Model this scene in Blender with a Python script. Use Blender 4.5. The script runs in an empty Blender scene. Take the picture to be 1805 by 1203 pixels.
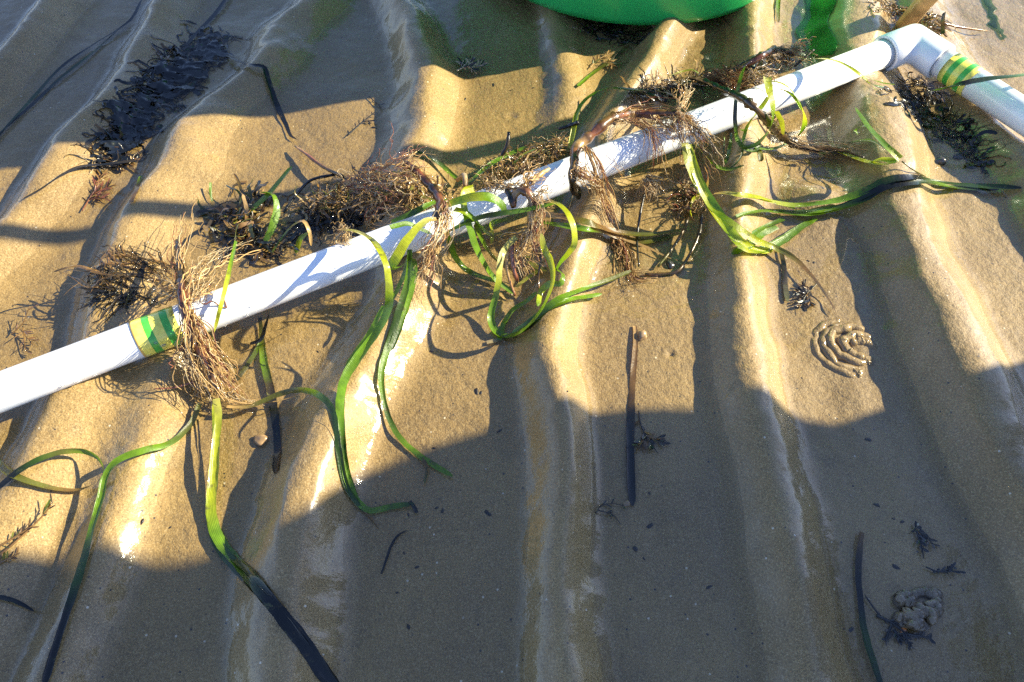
import bpy, bmesh, math, random
import numpy as np
from mathutils import Vector, Matrix

S = bpy.context.scene
COL = S.collection
rad = math.radians

# ------------------------------------------------------------------ camera, sky, sun, exposure
F_PX, W_PX, H_PX, CAM_H, PITCH = 1340.0, 1805.0, 1203.0, 0.49, rad(57)
cam_d = bpy.data.cameras.new('camera')
cam_d.sensor_width = 36.0
cam_d.lens = F_PX / W_PX * 36.0
cam_d.clip_start = 0.01
cam_d.clip_end = 1000
cam = bpy.data.objects.new('camera', cam_d)
COL.objects.link(cam)
cam.location = (0, 0, CAM_H)
cam.rotation_euler = (rad(90) - PITCH, 0, 0)
S.camera = cam

SUN_EL, SUN_AZ = rad(29), rad(13)          # azimuth measured from +X towards +Y
world = bpy.data.worlds.new('World')
S.world = world
world.use_nodes = True
wn = world.node_tree
sky = wn.nodes.new('ShaderNodeTexSky')
sky.sky_type = 'NISHITA'
sky.sun_disc = False
sky.dust_density = 0.2
sky.ozone_density = 2.0
sky.sun_elevation = SUN_EL
sky.sun_rotation = rad(90) - SUN_AZ
tint = wn.nodes.new('ShaderNodeMix'); tint.data_type = 'RGBA'; tint.blend_type = 'MULTIPLY'
tint.inputs[0].default_value = 1.0; tint.inputs[7].default_value = (.98, .955, 1.14, 1)      # the deep blue of a clear sky
wn.links.new(sky.outputs[0], tint.inputs[6])
wn.links.new(tint.outputs[2], wn.nodes['Background'].inputs[0])
wn.nodes['Background'].inputs[1].default_value = 0.094
sun_d = bpy.data.lights.new('sun', 'SUN')
sun_d.energy = 5.0
sun_d.angle = rad(0.53)
sun_d.color = (1.0, 0.92, 0.68)
sun = bpy.data.objects.new('sun', sun_d)
COL.objects.link(sun)
sun.rotation_euler = (0, 0, 0)
sdir = Vector((math.cos(SUN_EL)*math.cos(SUN_AZ), math.cos(SUN_EL)*math.sin(SUN_AZ), math.sin(SUN_EL)))
sun.rotation_euler = sdir.to_track_quat('Z', 'Y').to_euler()
S.view_settings.view_transform = 'Standard'
S.view_settings.look = 'None'
S.view_settings.gamma = 1
S.view_settings.exposure = 1.6
S.cycles.use_denoising = False
S.cycles.max_bounces = 8
S.cycles.transparent_max_bounces = 12

# ------------------------------------------------------------------ helpers: ids
def tag(o, label=None, cat=None, group=None, kind=None):
    if label: o['label'] = label
    if cat: o['category'] = cat
    if group: o['group'] = group
    if kind: o['kind'] = kind
    return o

def empty(name, loc, label, cat, group=None):
    o = bpy.data.objects.new(name, None)
    o.empty_display_size = 0.01
    COL.objects.link(o)
    o.location = loc
    return tag(o, label, cat, group)

def mesh_obj(name, verts, faces, mat, parent=None, cols=None, smooth=True, across=None):
    me = bpy.data.meshes.new(name)
    verts = np.asarray(verts, dtype=np.float64)
    if parent is not None:
        verts = verts - np.array(parent_world(parent))
    me.from_pydata(verts.tolist(), [], faces)
    if cols is not None:
        a = me.color_attributes.new('Col', 'FLOAT_COLOR', 'POINT')
        c = np.ones((len(verts), 4)); cols = np.asarray(cols); c[:, :cols.shape[1]] = cols
        a.data.foreach_set('color', c.ravel())
    if smooth:
        me.polygons.foreach_set('use_smooth', np.ones(len(me.polygons), bool))
    me.materials.append(mat)
    o = bpy.data.objects.new(name, me)
    COL.objects.link(o)
    if parent is not None:
        o.parent = parent
    return o

def parent_world(p):
    v = Vector((0, 0, 0))
    while p is not None:
        v += p.location
        p = p.parent
    return v

# ------------------------------------------------------------------ helpers: view rays and ground relief
CT, ST = math.cos(PITCH), math.sin(PITCH)
def ray(px, py):
    u = (px - W_PX/2) / F_PX
    v = (py - H_PX/2) / F_PX
    return np.array([u, CT - v*ST, -(ST + v*CT)])

def on_plane(px, py, z=0.0):
    d = ray(px, py)
    t = (CAM_H - z) / -d[2]
    return np.array([d[0]*t, d[1]*t, z])

def spline1(xk, yk):
    """natural cubic spline through knots, linear outside"""
    xk = np.asarray(xk, float); yk = np.asarray(yk, float)
    o = np.argsort(xk); xk = xk[o]; yk = yk[o]
    n = len(xk); h = np.diff(xk)
    A = np.eye(n); r = np.zeros(n)
    for i in range(1, n-1):
        A[i, i-1] = h[i-1]; A[i, i] = 2*(h[i-1]+h[i]); A[i, i+1] = h[i]
        r[i] = 3*((yk[i+1]-yk[i])/h[i] - (yk[i]-yk[i-1])/h[i-1])
    c = np.linalg.solve(A, r)
    b = np.diff(yk)/h - h*(2*c[:-1]+c[1:])/3
    d = np.diff(c)/(3*h)
    s0 = b[0]; s1 = b[-1] + 2*c[-2]*h[-1] + 3*d[-1]*h[-1]**2
    def f(x):
        x = np.asarray(x, float)
        i = np.clip(np.searchsorted(xk, x)-1, 0, n-2)
        t = x - xk[i]
        y = yk[i] + b[i]*t + c[i]*t*t + d[i]*t**3
        y = np.where(x < xk[0], yk[0] + np.clip(s0, -.35, .35)*(x-xk[0]), y)
        y = np.where(x > xk[-1], yk[-1] + np.clip(s1, -.35, .35)*(x-xk[-1]), y)
        return y
    return f

def vnoise(x, y, seed=0):
    xi = np.floor(x).astype(np.int64); yi = np.floor(y).astype(np.int64)
    fx = x - xi; fy = y - yi
    fx = fx*fx*fx*(fx*(fx*6-15)+10); fy = fy*fy*fy*(fy*(fy*6-15)+10)
    def hsh(a, b):
        n = (a*374761393 + b*668265263 + seed*982451653) & 0xFFFFFFFF
        n = ((n ^ (n >> 13)) * 1274126177) & 0xFFFFFFFF
        return ((n ^ (n >> 16)) & 0xFFFF) / 32767.5 - 1
    a = hsh(xi, yi); b = hsh(xi+1, yi); c = hsh(xi, yi+1); d = hsh(xi+1, yi+1)
    return (a + (b-a)*fx) + ((c + (d-c)*fx) - (a + (b-a)*fx))*fy

def sstep(a, b, x):
    t = np.clip((x-a)/(b-a), 0, 1)
    return t*t*(3-2*t)

# each ripple: crest traced from top to foot, with height, width of the left face and of the right face (m)
RIPPLES = [
 dict(c=[(95,0),(50,60),(0,115)], A=.012, wl=.030, wr=.045),
 dict(c=[(296,0),(229,110),(186,173),(146,213),(85,310),(33,382),(0,415)], A=.013, wl=.032, wr=.045),
 dict(c=[(545,0),(492,50),(465,110),(382,173),(326,240),(283,320),(258,355),(150,620),(75,780)], A=.014, wl=.032, wr=.050),
 dict(c=[(330,540),(285,660),(245,780),(205,900),(165,1020),(125,1120),(90,1203)], A=.013, wl=.038, wr=.030, a0=.36, a1=.30),
 dict(c=[(720,40),(743,100),(756,146),(750,186),(746,226),(728,263),(725,380),(722,480),(672,580),(615,680),(575,780),(548,880),(525,1000),(500,1203)], A=.0185, wl=.040, wr=.034),
 dict(c=[(975,40),(985,75),(993,110),(996,170),(975,235)], A=.008, wl=.022, wr=.035, a0=.53, a1=.60),
 dict(c=[(1190,40),(1155,90),(1130,140),(1092,190),(1062,300),(1030,430),(995,520),(980,600),(982,700),(985,800),(985,900),(992,1000),(1000,1100),(1010,1203)], A=.0165, wl=.032, wr=.028),
 dict(c=[(1325,10),(1318,110),(1310,200),(1300,330),(1296,450),(1306,560),(1318,650),(1338,750),(1365,860),(1395,1000),(1420,1100),(1440,1203)], A=.0165, wl=.032, wr=.033),
 dict(c=[(1505,30),(1512,120),(1540,200),(1562,290),(1592,380),(1625,480),(1660,580),(1698,660),(1742,760),(1800,880)], A=.021, wl=.044, wr=.046),
 dict(c=[(1640,30),(1690,130),(1760,240),(1850,360),(1950,500)], A=.012, wl=.035, wr=.04),
]
for r in RIPPLES:
    p = np.array([on_plane(x, y, .012) for x, y in r['c']])
    r['f'] = spline1(p[:, 1], p[:, 0])
# further ripples to both sides of what is traced
for k in range(1, 5):
    f8 = RIPPLES[9]['f']; f1 = RIPPLES[0]['f']
    RIPPLES.append(dict(f=(lambda y, k=k, g=f8: .455 + .14*k + .015*np.sin(y*7+k)), A=.014, wl=.04, wr=.045))
    RIPPLES.append(dict(f=(lambda y, k=k: -.505 - .135*k + .05*(y-.7) + .012*np.sin(y*8+k*2)), A=.013, wl=.035, wr=.045))
WATER = 0.0042
LUMP = on_plane(1452, 338, .012)

def relief(x, y):
    x = np.atleast_1d(np.asarray(x, float)); y = np.atleast_1d(np.asarray(y, float))
    z = np.zeros(np.broadcast(x, y).shape)
    wob = .0055*vnoise(x*10, y*10, 3) + .0020*vnoise(x*30, y*30, 4) + .0006*vnoise(x*80, y*80, 21)
    for k, r in enumerate(RIPPLES):
        d = x - r['f'](y) + wob
        m = 1 + .22*vnoise(y*9 + k*7.3, y*0 + k, 5) + .10*vnoise(x*22, y*22, 6)
        wl = 1.15*r['wl']*(1 + .18*vnoise(y*11 + k*3.1, y*0+.5, 8)); wr = 1.22*r['wr']*(1 + .2*vnoise(y*10 + k*5.7, y*0+.5, 9))
        tl = np.clip(-d/wl, 0, 1); tr = np.clip(d/wr, 0, 1)
        pl = (1 + np.cos(np.pi*tl))/2; pr = ((1 + np.cos(np.pi*tr))/2)
        prof = np.where(d < 0, pl**1.15, pr**1.25)
        A = 1.42*r['A']*m
        if 'a0' in r:
            A = A*sstep(r['a0'], r['a1'], y)
        z = z + A*prof
    z = np.maximum(z, 0) 
    z = np.where(z > .026, .026 + (z-.026)*.5, z)
    # broad and fine unevenness
    z = z + .0012*vnoise(x*6.5, y*6.5, 11) + .0009*vnoise(x*30, y*30, 12) + .0007*np.clip(z/.012, 0, 1)*vnoise(x*55, y*55, 22) + .00028*vnoise(x*95, y*95, 13) + .00022*vnoise(x*230, y*230, 14)
    # a low lump of sand below the pipe on the right
    z = z + .012*np.exp(-(((x-LUMP[0])/.030)**2 + ((y-LUMP[1])/.022)**2))
    # patches of disturbed sand, small burrow mouths and little mounds
    z = z + .0010*sstep(.15, .55, vnoise(x*7.3 + 3, y*7.3, 31))*vnoise(x*52, y*52, 32)
    rs = np.random.RandomState(8)
    for k in range(46):
        bx, by, br, bh = rs.uniform(-.5, .5), rs.uniform(.08, .75), rs.uniform(.0022, .006), rs.choice([-1, 1, .6])*rs.uniform(.0008, .0019)
        z = z + bh*np.exp(-((x-bx)**2 + (y-by)**2)/(br*br))
        if bh < 0: z = z - .45*bh*np.exp(-(np.hypot(x-bx, y-by)/br - 1.7)**2*3)
    # beyond the traced ripples the flat sand goes on
    far = sstep(1.25, 2.2, np.maximum(np.abs(x)/.85, np.maximum(y, -y*4)))
    z2 = .006 + .004*np.cos(2*np.pi*(x + .05*np.sin(y*3.1))/.14)*(1-sstep(3, 8, np.hypot(x, y))) + .01*vnoise(x*.4, y*.4, 15)*far
    z = z*(1-far) + z2*far
    return z


def gz(x, y):
    return float(ground(x, y)[0])

def P(px, py, h=0.0):
    """point seen at pixel (px,py) of the photograph that lies h metres above the sand"""
    d = ray(px, py)
    z = h
    for _ in range(14):
        t = (CAM_H - z) / -d[2]
        zn = gz(d[0]*t, d[1]*t) + h
        z = .5*z + .5*zn
    t = (CAM_H - z) / -d[2]
    return np.array([d[0]*t, d[1]*t, z])

# ------------------------------------------------------------------ materials
def new_mat(name):
    m = bpy.data.materials.new(name)
    m.use_nodes = True
    nt = m.node_tree
    return m, nt, nt.nodes['Principled BSDF']

def N(nt, t, **kw):
    n = nt.nodes.new(t)
    for k, v in kw.items():
        if k in n.inputs.keys(): n.inputs[k].default_value = v
        else: setattr(n, k, v)
    return n

def mixrgb(nt, a, b, fac, blend='MIX'):
    n = nt.nodes.new('ShaderNodeMix'); n.data_type = 'RGBA'; n.blend_type = blend
    for sock, v in ((n.inputs[0], fac), (n.inputs[6], a), (n.inputs[7], b)):
        if hasattr(v, 'is_output'): nt.links.new(v, sock)
        elif isinstance(v, tuple): sock.default_value = (*v, 1)
        else: sock.default_value = v
    return n.outputs[2]

def ramp(nt, src, lo, hi, a=0.0, b=1.0):
    n = nt.nodes.new('ShaderNodeMapRange'); n.clamp = True
    n.inputs[1].default_value = lo; n.inputs[2].default_value = hi
    n.inputs[3].default_value = a; n.inputs[4].default_value = b
    nt.links.new(src, n.inputs[0])
    return n.outputs[0]

def coords(nt):
    return nt.nodes.new('ShaderNodeTexCoord').outputs['Object']

def noise(nt, co, scale, detail=2.0, rough=.5):
    n = nt.nodes.new('ShaderNodeTexNoise'); n.inputs['Scale'].default_value = scale
    n.inputs['Detail'].default_value = detail; n.inputs['Roughness'].default_value = rough
    nt.links.new(co, n.inputs['Vector'])
    return n.outputs[0]

def bump(nt, h, strength, dist, prev=None):
    n = nt.nodes.new('ShaderNodeBump'); n.inputs['Strength'].default_value = strength
    n.inputs['Distance'].default_value = dist
    nt.links.new(h, n.inputs['Height'])
    if prev is not None: nt.links.new(prev, n.inputs['Normal'])
    return n.outputs[0]

def mat_sand():
    m, nt, b = new_mat('wet_sand')
    co = coords(nt)
    big = noise(nt, co, 9, 3)
    col = mixrgb(nt, (.220, .137, .043), (.305, .195, .062), ramp(nt, big, .35, .65))
    mid = noise(nt, co, 70, 3)
    col = mixrgb(nt, col, (.155, .103, .040), ramp(nt, mid, .52, .75, 0, .45))
    gr = noise(nt, co, 900, 2, .7)
    col = mixrgb(nt, col, (.080, .056, .025), ramp(nt, gr, .52, .72, 0, .75))
    col = mixrgb(nt, col, (.43, .33, .17), ramp(nt, gr, .47, .30, 0, .65))
    v = nt.nodes.new('ShaderNodeTexVoronoi'); v.inputs['Scale'].default_value = 330
    nt.links.new(co, v.inputs['Vector'])
    sep = nt.nodes.new('ShaderNodeSeparateColor'); nt.links.new(v.outputs['Color'], sep.inputs[0])
    near = ramp(nt, v.outputs['Distance'], .28, .20)
    mul = N(nt, 'ShaderNodeMath', operation='MULTIPLY'); nt.links.new(near, mul.inputs[0])
    nt.links.new(ramp(nt, sep.outputs[0], .984, .988), mul.inputs[1])
    col = mixrgb(nt, col, (.55, .46, .32), mul.outputs[0])
    mul2 = N(nt, 'ShaderNodeMath', operation='MULTIPLY'); nt.links.new(near, mul2.inputs[0])
    nt.links.new(ramp(nt, sep.outputs[1], .975, .979), mul2.inputs[1])
    col = mixrgb(nt, col, (.035, .028, .022), mul2.outputs[0])
    nt.links.new(col, b.inputs['Base Color'])
    b.inputs['Roughness'].default_value = .62
    b.inputs['Specular IOR Level'].default_value = .35
    n1 = bump(nt, gr, .42, .0010)
    n2 = bump(nt, noise(nt, co, 210, 3, .6), .42, .0030, n1)
    nt.links.new(n2, b.inputs['Normal'])
    # film of water on the grains: soaked and shiny low down, drier and duller on the crests
    wet = noise(nt, co, 26, 4)
    sx = nt.nodes.new('ShaderNodeSeparateXYZ'); nt.links.new(co, sx.inputs[0])
    hi = ramp(nt, sx.outputs[2], .005, .024)
    ad = N(nt, 'ShaderNodeMath', operation='ADD'); nt.links.new(hi, ad.inputs[0]); nt.links.new(ramp(nt, wet, .3, .7, -.22, .22), ad.inputs[1])
    b.inputs['Coat Weight'].default_value = 1.0
    nt.links.new(ramp(nt, ad.outputs[0], 0, 1.0, .09, .25), b.inputs['Coat Roughness'])
    b.inputs['Coat IOR'].default_value = 1.46
    c1 = bump(nt, noise(nt, co, 260, 3, .6), .16, .0014)
    c2 = bump(nt, noise(nt, co, 75, 2, .5), .22, .0022, c1)
    nt.links.new(c2, b.inputs['Coat Normal'])
    return m

def mat_water():
    m = bpy.data.materials.new('shallow_water'); m.use_nodes = True
    nt = m.node_tree
    nt.nodes.remove(nt.nodes['Principled BSDF'])
    out = nt.nodes['Material Output']
    co = coords(nt)
    n = bump(nt, noise(nt, co, 26, 2), .25, .0011)
    geo = nt.nodes.new('ShaderNodeNewGeometry')
    dt = N(nt, 'ShaderNodeVectorMath', operation='DOT_PRODUCT')
    nt.links.new(geo.outputs['Incoming'], dt.inputs[0]); nt.links.new(n, dt.inputs[1])
    ab = N(nt, 'ShaderNodeMath', operation='ABSOLUTE'); nt.links.new(dt.outputs['Value'], ab.inputs[0])
    inv = N(nt, 'ShaderNodeMath', operation='SUBTRACT', use_clamp=True); inv.inputs[0].default_value = 1; nt.links.new(ab.outputs[0], inv.inputs[1])
    pw = N(nt, 'ShaderNodeMath', operation='POWER'); nt.links.new(inv.outputs[0], pw.inputs[0]); pw.inputs[1].default_value = 5
    fr = N(nt, 'ShaderNodeMath', operation='MULTIPLY_ADD'); nt.links.new(pw.outputs[0], fr.inputs[0]); fr.inputs[1].default_value = .97; fr.inputs[2].default_value = .022
    tr = nt.nodes.new('ShaderNodeBsdfTransparent'); tr.inputs[0].default_value = (.93, .925, .895, 1)
    gl = nt.nodes.new('ShaderNodeBsdfGlossy'); gl.inputs['Roughness'].default_value = .02
    nt.links.new(n, gl.inputs['Normal'])
    mx = nt.nodes.new('ShaderNodeMixShader')
    nt.links.new(fr.outputs[0], mx.inputs[0]); nt.links.new(tr.outputs[0], mx.inputs[1]); nt.links.new(gl.outputs[0], mx.inputs[2])
    nt.links.new(mx.outputs[0], out.inputs[0])
    return m

def mat_plain(name, col, rough=.5, coat=0.0, var=0.0, vscale=40, bmp=0.0, bscale=200, spec=.5, metal=0):
    m, nt, b = new_mat(name)
    b.inputs['Roughness'].default_value = rough
    b.inputs['Coat Weight'].default_value = coat
    b.inputs['Coat Roughness'].default_value = .08
    b.inputs['Specular IOR Level'].default_value = spec
    b.inputs['Metallic'].default_value = metal
    co = coords(nt)
    if var:
        c = mixrgb(nt, tuple(max(0, x*(1-var)) for x in col), tuple(min(1, x*(1+var)) for x in col), ramp(nt, noise(nt, co, vscale, 4), .35, .65))
        nt.links.new(c, b.inputs['Base Color'])
    else:
        b.inputs['Base Color'].default_value = (*col, 1)
    if bmp:
        nt.links.new(bump(nt, noise(nt, co, bscale, 3), bmp, .001), b.inputs['Normal'])
    return m

def mat_plant(name, transl=.35, rough=.35, coat=.5, var=.35, vscale=160, bmp=.25, bscale=420, veins=False):
    """wet plant tissue: colour comes from the mesh attribute Col, thin enough to let light through"""
    m, nt, b = new_mat(name)
    at = nt.nodes.new('ShaderNodeAttribute'); at.attribute_name = 'Col'
    co = coords(nt)
    nz = noise(nt, co, vscale, 4, .6)
    dark = mixrgb(nt, at.outputs['Color'], (1-var, 1-var, 1-var*.8), 1.0, 'MULTIPLY')
    c = mixrgb(nt, dark, at.outputs['Color'], ramp(nt, nz, .35, .62))
    h = noise(nt, co, bscale, 3)
    if veins:
        mu = N(nt, 'ShaderNodeMath', operation='MULTIPLY'); nt.links.new(at.outputs['Alpha'], mu.inputs[0]); mu.inputs[1].default_value = 44
        si = N(nt, 'ShaderNodeMath', operation='SINE'); nt.links.new(mu.outputs[0], si.inputs[0])
        c = mixrgb(nt, c, mixrgb(nt, c, (.62, .66, .6), 1.0, 'MULTIPLY'), ramp(nt, si.outputs[0], .2, 1, 0, .55))
        c = mixrgb(nt, c, (.085, .060, .020), ramp(nt, noise(nt, co, 85, 5, .65), .60, .70, 0, .75))
        c = mixrgb(nt, c, (.30, .30, .10), ramp(nt, noise(nt, co, 140, 3, .6), .64, .72, 0, .35))
        av = N(nt, 'ShaderNodeMath', operation='MULTIPLY_ADD'); nt.links.new(si.outputs[0], av.inputs[0]); av.inputs[1].default_value = .16; nt.links.new(h, av.inputs[2])
        h = av.outputs[0]
    nt.links.new(c, b.inputs['Base Color'])
    b.inputs['Roughness'].default_value = rough
    b.inputs['Coat Weight'].default_value = coat
    b.inputs['Coat Roughness'].default_value = .07
    b.inputs['Coat IOR'].default_value = 1.4
    nt.links.new(bump(nt, h, bmp, .0008), b.inputs['Normal'])
    if transl > 0:
        t = nt.nodes.new('ShaderNodeBsdfTranslucent'); nt.links.new(c, t.inputs[0])
        mx = nt.nodes.new('ShaderNodeMixShader'); mx.inputs[0].default_value = transl
        nt.links.new(b.outputs[0], mx.inputs[1]); nt.links.new(t.outputs[0], mx.inputs[2])
        nt.links.new(mx.outputs[0], nt.nodes['Material Output'].inputs[0])
    return m

M_SAND = mat_sand()

M_WATER = mat_water()
M_PVC = mat_plain('white_pvc', (.80, .81, .82), .30, .25, .045, 55, .06, 500)
M_TUB = mat_plain('green_plastic', (.03, .52, .12), .34, .25, .12, 14, .12, 90)
M_WOOD = mat_plain('bamboo_cane', (.42, .25, .10), .55, .2, .35, 60, .3, 150)
M_CASTER = mat_plain('blue_plastic', (.03, .08, .25), .4, .1, .1, 8)
M_GREEN_SHEET = mat_plant('green_sheet', .5, .4, .4, .35, 60)
_nt = M_GREEN_SHEET.node_tree; _o = _nt.nodes['Material Output']; _l = _o.inputs[0].links[0].from_socket
_t = _nt.nodes.new('ShaderNodeBsdfTransparent'); _t.inputs[0].default_value = (.70, .96, .60, 1)
_m = _nt.nodes.new('ShaderNodeMixShader'); _m.inputs[0].default_value = .5
_nt.links.new(_l, _m.inputs[1]); _nt.links.new(_t.outputs[0], _m.inputs[2]); _nt.links.new(_m.outputs[0], _o.inputs[0])
M_LEAF = mat_plant('eelgrass_leaf', .42, .34, .85, .30, 130, bmp=.4, veins=True)
M_ROOT = mat_plant('root_fibre', .30, .42, .6, .28, 160)
M_WEED = mat_plant('brown_weed', .30, .32, .9, .45, 170)

# ------------------------------------------------------------------ sand and water
def axis(lo, hi, step, far, grow=1.13):
    a = list(np.arange(lo, hi + step/2, step))
    s = step; x = a[-1]
    while x < far:
        s *= grow; x += s; a.append(x)
    s = step; x = a[0]; b = []
    while x > -far:
        s *= grow; x -= s; b.append(x)
    return np.array(b[::-1] + a)

XS = axis(-.72, .72, .0022, 220); YS = axis(.02, .92, .0022, 220)
GX, GY = np.meshgrid(XS, YS)
GZ = relief(GX.ravel(), GY.ravel()).reshape(GX.shape)

def grid_mesh(name, z, mask, mat):
    ny, nx = z.shape
    co = np.stack([GX, GY, z], -1).reshape(-1, 3)
    i = np.arange(ny*nx).reshape(ny, nx)
    q = np.stack([i[:-1, :-1], i[:-1, 1:], i[1:, 1:], i[1:, :-1]], -1)
    q = q[mask] if mask is not None else q.reshape(-1, 4)
    used = np.unique(q); remap = np.full(ny*nx, -1); remap[used] = np.arange(len(used))
    q = remap[q]; co = co[used]
    me = bpy.data.meshes.new(name)
    me.vertices.add(len(co)); me.vertices.foreach_set('co', co.ravel())
    me.loops.add(q.size); me.loops.foreach_set('vertex_index', q.ravel().astype(np.int32))
    me.polygons.add(len(q)); me.polygons.foreach_set('loop_start', (np.arange(len(q))*4).astype(np.int32))
    me.polygons.foreach_set('use_smooth', np.ones(len(q), bool))
    me.update(); me.validate()
    me.materials.append(mat)
    o = bpy.data.objects.new(name, me)
    COL.objects.link(o)
    return o

tag(grid_mesh('sand', GZ, None, M_SAND), kind='structure')
depth = WATER - GZ
zw = WATER + .0015*np.exp(-np.clip(depth, 0, None)/.0009)
zw = np.where(depth < 0, np.maximum(WATER + .0015 + depth*.2, WATER-.001), zw)
wet = (np.maximum.reduce([depth[:-1, :-1], depth[1:, :-1], depth[:-1, 1:], depth[1:, 1:]]) > -.0016)
near = (np.abs(GX) < 1.1) & (GY < 1.5) & (GY > -.3)
wet &= near[:-1, :-1]
tag(grid_mesh('water', zw, wet, M_WATER), kind='structure')

# ------------------------------------------------------------------ curves, tubes, ribbons
def ground(x, y):
    """height of the sand, read from the finished sheet"""
    x = np.atleast_1d(np.asarray(x, float)); y = np.atleast_1d(np.asarray(y, float))
    i = np.clip(np.searchsorted(XS, x)-1, 0, len(XS)-2); j = np.clip(np.searchsorted(YS, y)-1, 0, len(YS)-2)
    fx = np.clip((x-XS[i])/(XS[i+1]-XS[i]), 0, 1); fy = np.clip((y-YS[j])/(YS[j+1]-YS[j]), 0, 1)
    return (GZ[j, i]*(1-fx) + GZ[j, i+1]*fx)*(1-fy) + (GZ[j+1, i]*(1-fx) + GZ[j+1, i+1]*fx)*fy

def catmull(pts, n):
    p = np.asarray(pts, float)
    if len(p) == 2:
        return p[0] + (p[1]-p[0])*np.linspace(0, 1, n)[:, None]
    lens = np.linalg.norm(np.diff(p, axis=0)[:, :3], axis=1) + 1e-9
    cum = np.concatenate([[0], np.cumsum(lens)]); cum /= cum[-1]
    p = np.vstack([2*p[0]-p[1], p, 2*p[-1]-p[-2]])
    t = np.concatenate([[0], np.cumsum(np.linalg.norm(np.diff(p, axis=0)[:, :3], axis=1)**.5 + 1e-6)])
    s = np.linspace(0, 1, n)
    i = np.clip(np.searchsorted(cum, s, side='right')-1, 0, len(lens)-1)
    f = (s-cum[i])/(cum[i+1]-cum[i])
    t0, t1, t2, t3 = (t[i+k][:, None] for k in range(4))
    p0, p1, p2, p3 = (p[i+k] for k in range(4))
    tt = t1 + f[:, None]*(t2-t1)
    a1 = (t1-tt)/(t1-t0)*p0 + (tt-t0)/(t1-t0)*p1
    a2 = (t2-tt)/(t2-t1)*p1 + (tt-t1)/(t2-t1)*p2
    a3 = (t3-tt)/(t3-t2)*p2 + (tt-t2)/(t3-t2)*p3
    b1 = (t2-tt)/(t2-t0)*a1 + (tt-t0)/(t2-t0)*a2
    b2 = (t3-tt)/(t3-t1)*a2 + (tt-t1)/(t3-t1)*a3
    return (t2-tt)/(t2-t1)*b1 + (tt-t1)/(t2-t1)*b2

# ------------------------------------------------------------------ the white pipe frame
PIPE_R = .0136
PIPE_Z = .030
def pipe_pt(px, py, z=PIPE_Z): return Vector(on_plane(px, py, z))
cA = pipe_pt(0, 692, .031); cC = pipe_pt(1607, 76, .0285); cD = pipe_pt(1803, 204, .030)
d1 = (cA - cC).normalized(); d2 = (cD - cC).normalized()
frame = empty('pipe_frame', cC, 'white plastic pipe frame with a right-angle corner lying across the rippled sand', 'pipe frame')

def tube_profile(o, d, stations, segs=48):
    """rings of (distance, radius) along d from o"""
    up = Vector((0, 0, 1)); s = d.cross(up).normalized(); u = s.cross(d).normalized()
    vs, fs = [], []
    for t, r in stations:
        for k in range(segs):
            a = 2*math.pi*k/segs
            vs.append(o + d*t + s*(math.cos(a)*r) + u*(math.sin(a)*r))
    for i in range(len(stations)-1):
        for k in range(segs):
            k2 = (k+1) % segs
            fs.append((i*segs+k, i*segs+k2, (i+1)*segs+k2, (i+1)*segs+k))
    return vs, fs

R = PIPE_R
v, f = tube_profile(cC, d1, [(.012, R*.8), (.012, R), (.2, R), (.5, R), (.9, R), (1.15, R), (1.15, R*.8), (.012, R*.8)])
mesh_obj('pipe', v, f, M_PVC, frame)
v, f = tube_profile(cC, d2, [(.012, R*.8), (.012, R), (.2, R), (.5, R), (.9, R), (.95, R*.8), (.012, R*.8)])
mesh_obj('pipe', v, f, M_PVC, frame)

def elbow():
    RO = R + .0034; Ls = .036; segs = 56
    up = Vector((0, 0, 1)); n = d1.cross(d2).normalized()
    if n.z < 0: n = -n
    inner = (d1 + d2).normalized()
    vs, fs = [], []
    prof = []
    for k in range(segs):
        a = 2*math.pi*k/segs
        s, w = math.cos(a), math.sin(a)
        # s: towards the inside of the corner, w: up
        line = []
        o1 = (inner - d1*inner.dot(d1)).normalized(); o2 = (inner - d2*inner.dot(d2)).normalized()
        half = math.tan(math.pi/4)
        for t, r in ((Ls-.003, R+.0002), (Ls, R+.0004), (Ls, RO-.0009), (Ls-.0009, RO)):
            line.append(cC + d1*t + o1*(s*r) + n*(w*r))
        corner = cC + (o1 + d1*half)*(s*RO) + n*(w*RO)
        corner_t = s*RO*half
        k1 = .0035 + (.011 if s < 0 else .0)*abs(s)
        pa = cC + d1*(corner_t + k1) + o1*(s*RO) + n*(w*RO)
        pb = cC + d2*(corner_t + k1) + o2*(s*RO) + n*(w*RO)
        for q in np.linspace(0, 1, 7):
            line.append(pa*(1-q)**2 + corner*(2*q*(1-q)) + pb*q*q)
        for t, r in ((Ls-.0009, RO), (Ls, RO-.0009), (Ls, R+.0004), (Ls-.003, R+.0002)):
            line.append(cC + d2*t + o2*(s*r) + n*(w*r))
        prof.append(line)
    m = len(prof[0])
    for line in prof: vs += line
    for k in range(segs):
        k2 = (k+1) % segs
        for i in range(m-1):
            fs.append((k*m+i, k2*m+i, k2*m+i+1, k*m+i+1))
    return vs, fs
v, f = elbow()
mesh_obj('elbow', v, f, M_PVC, frame)

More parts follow.
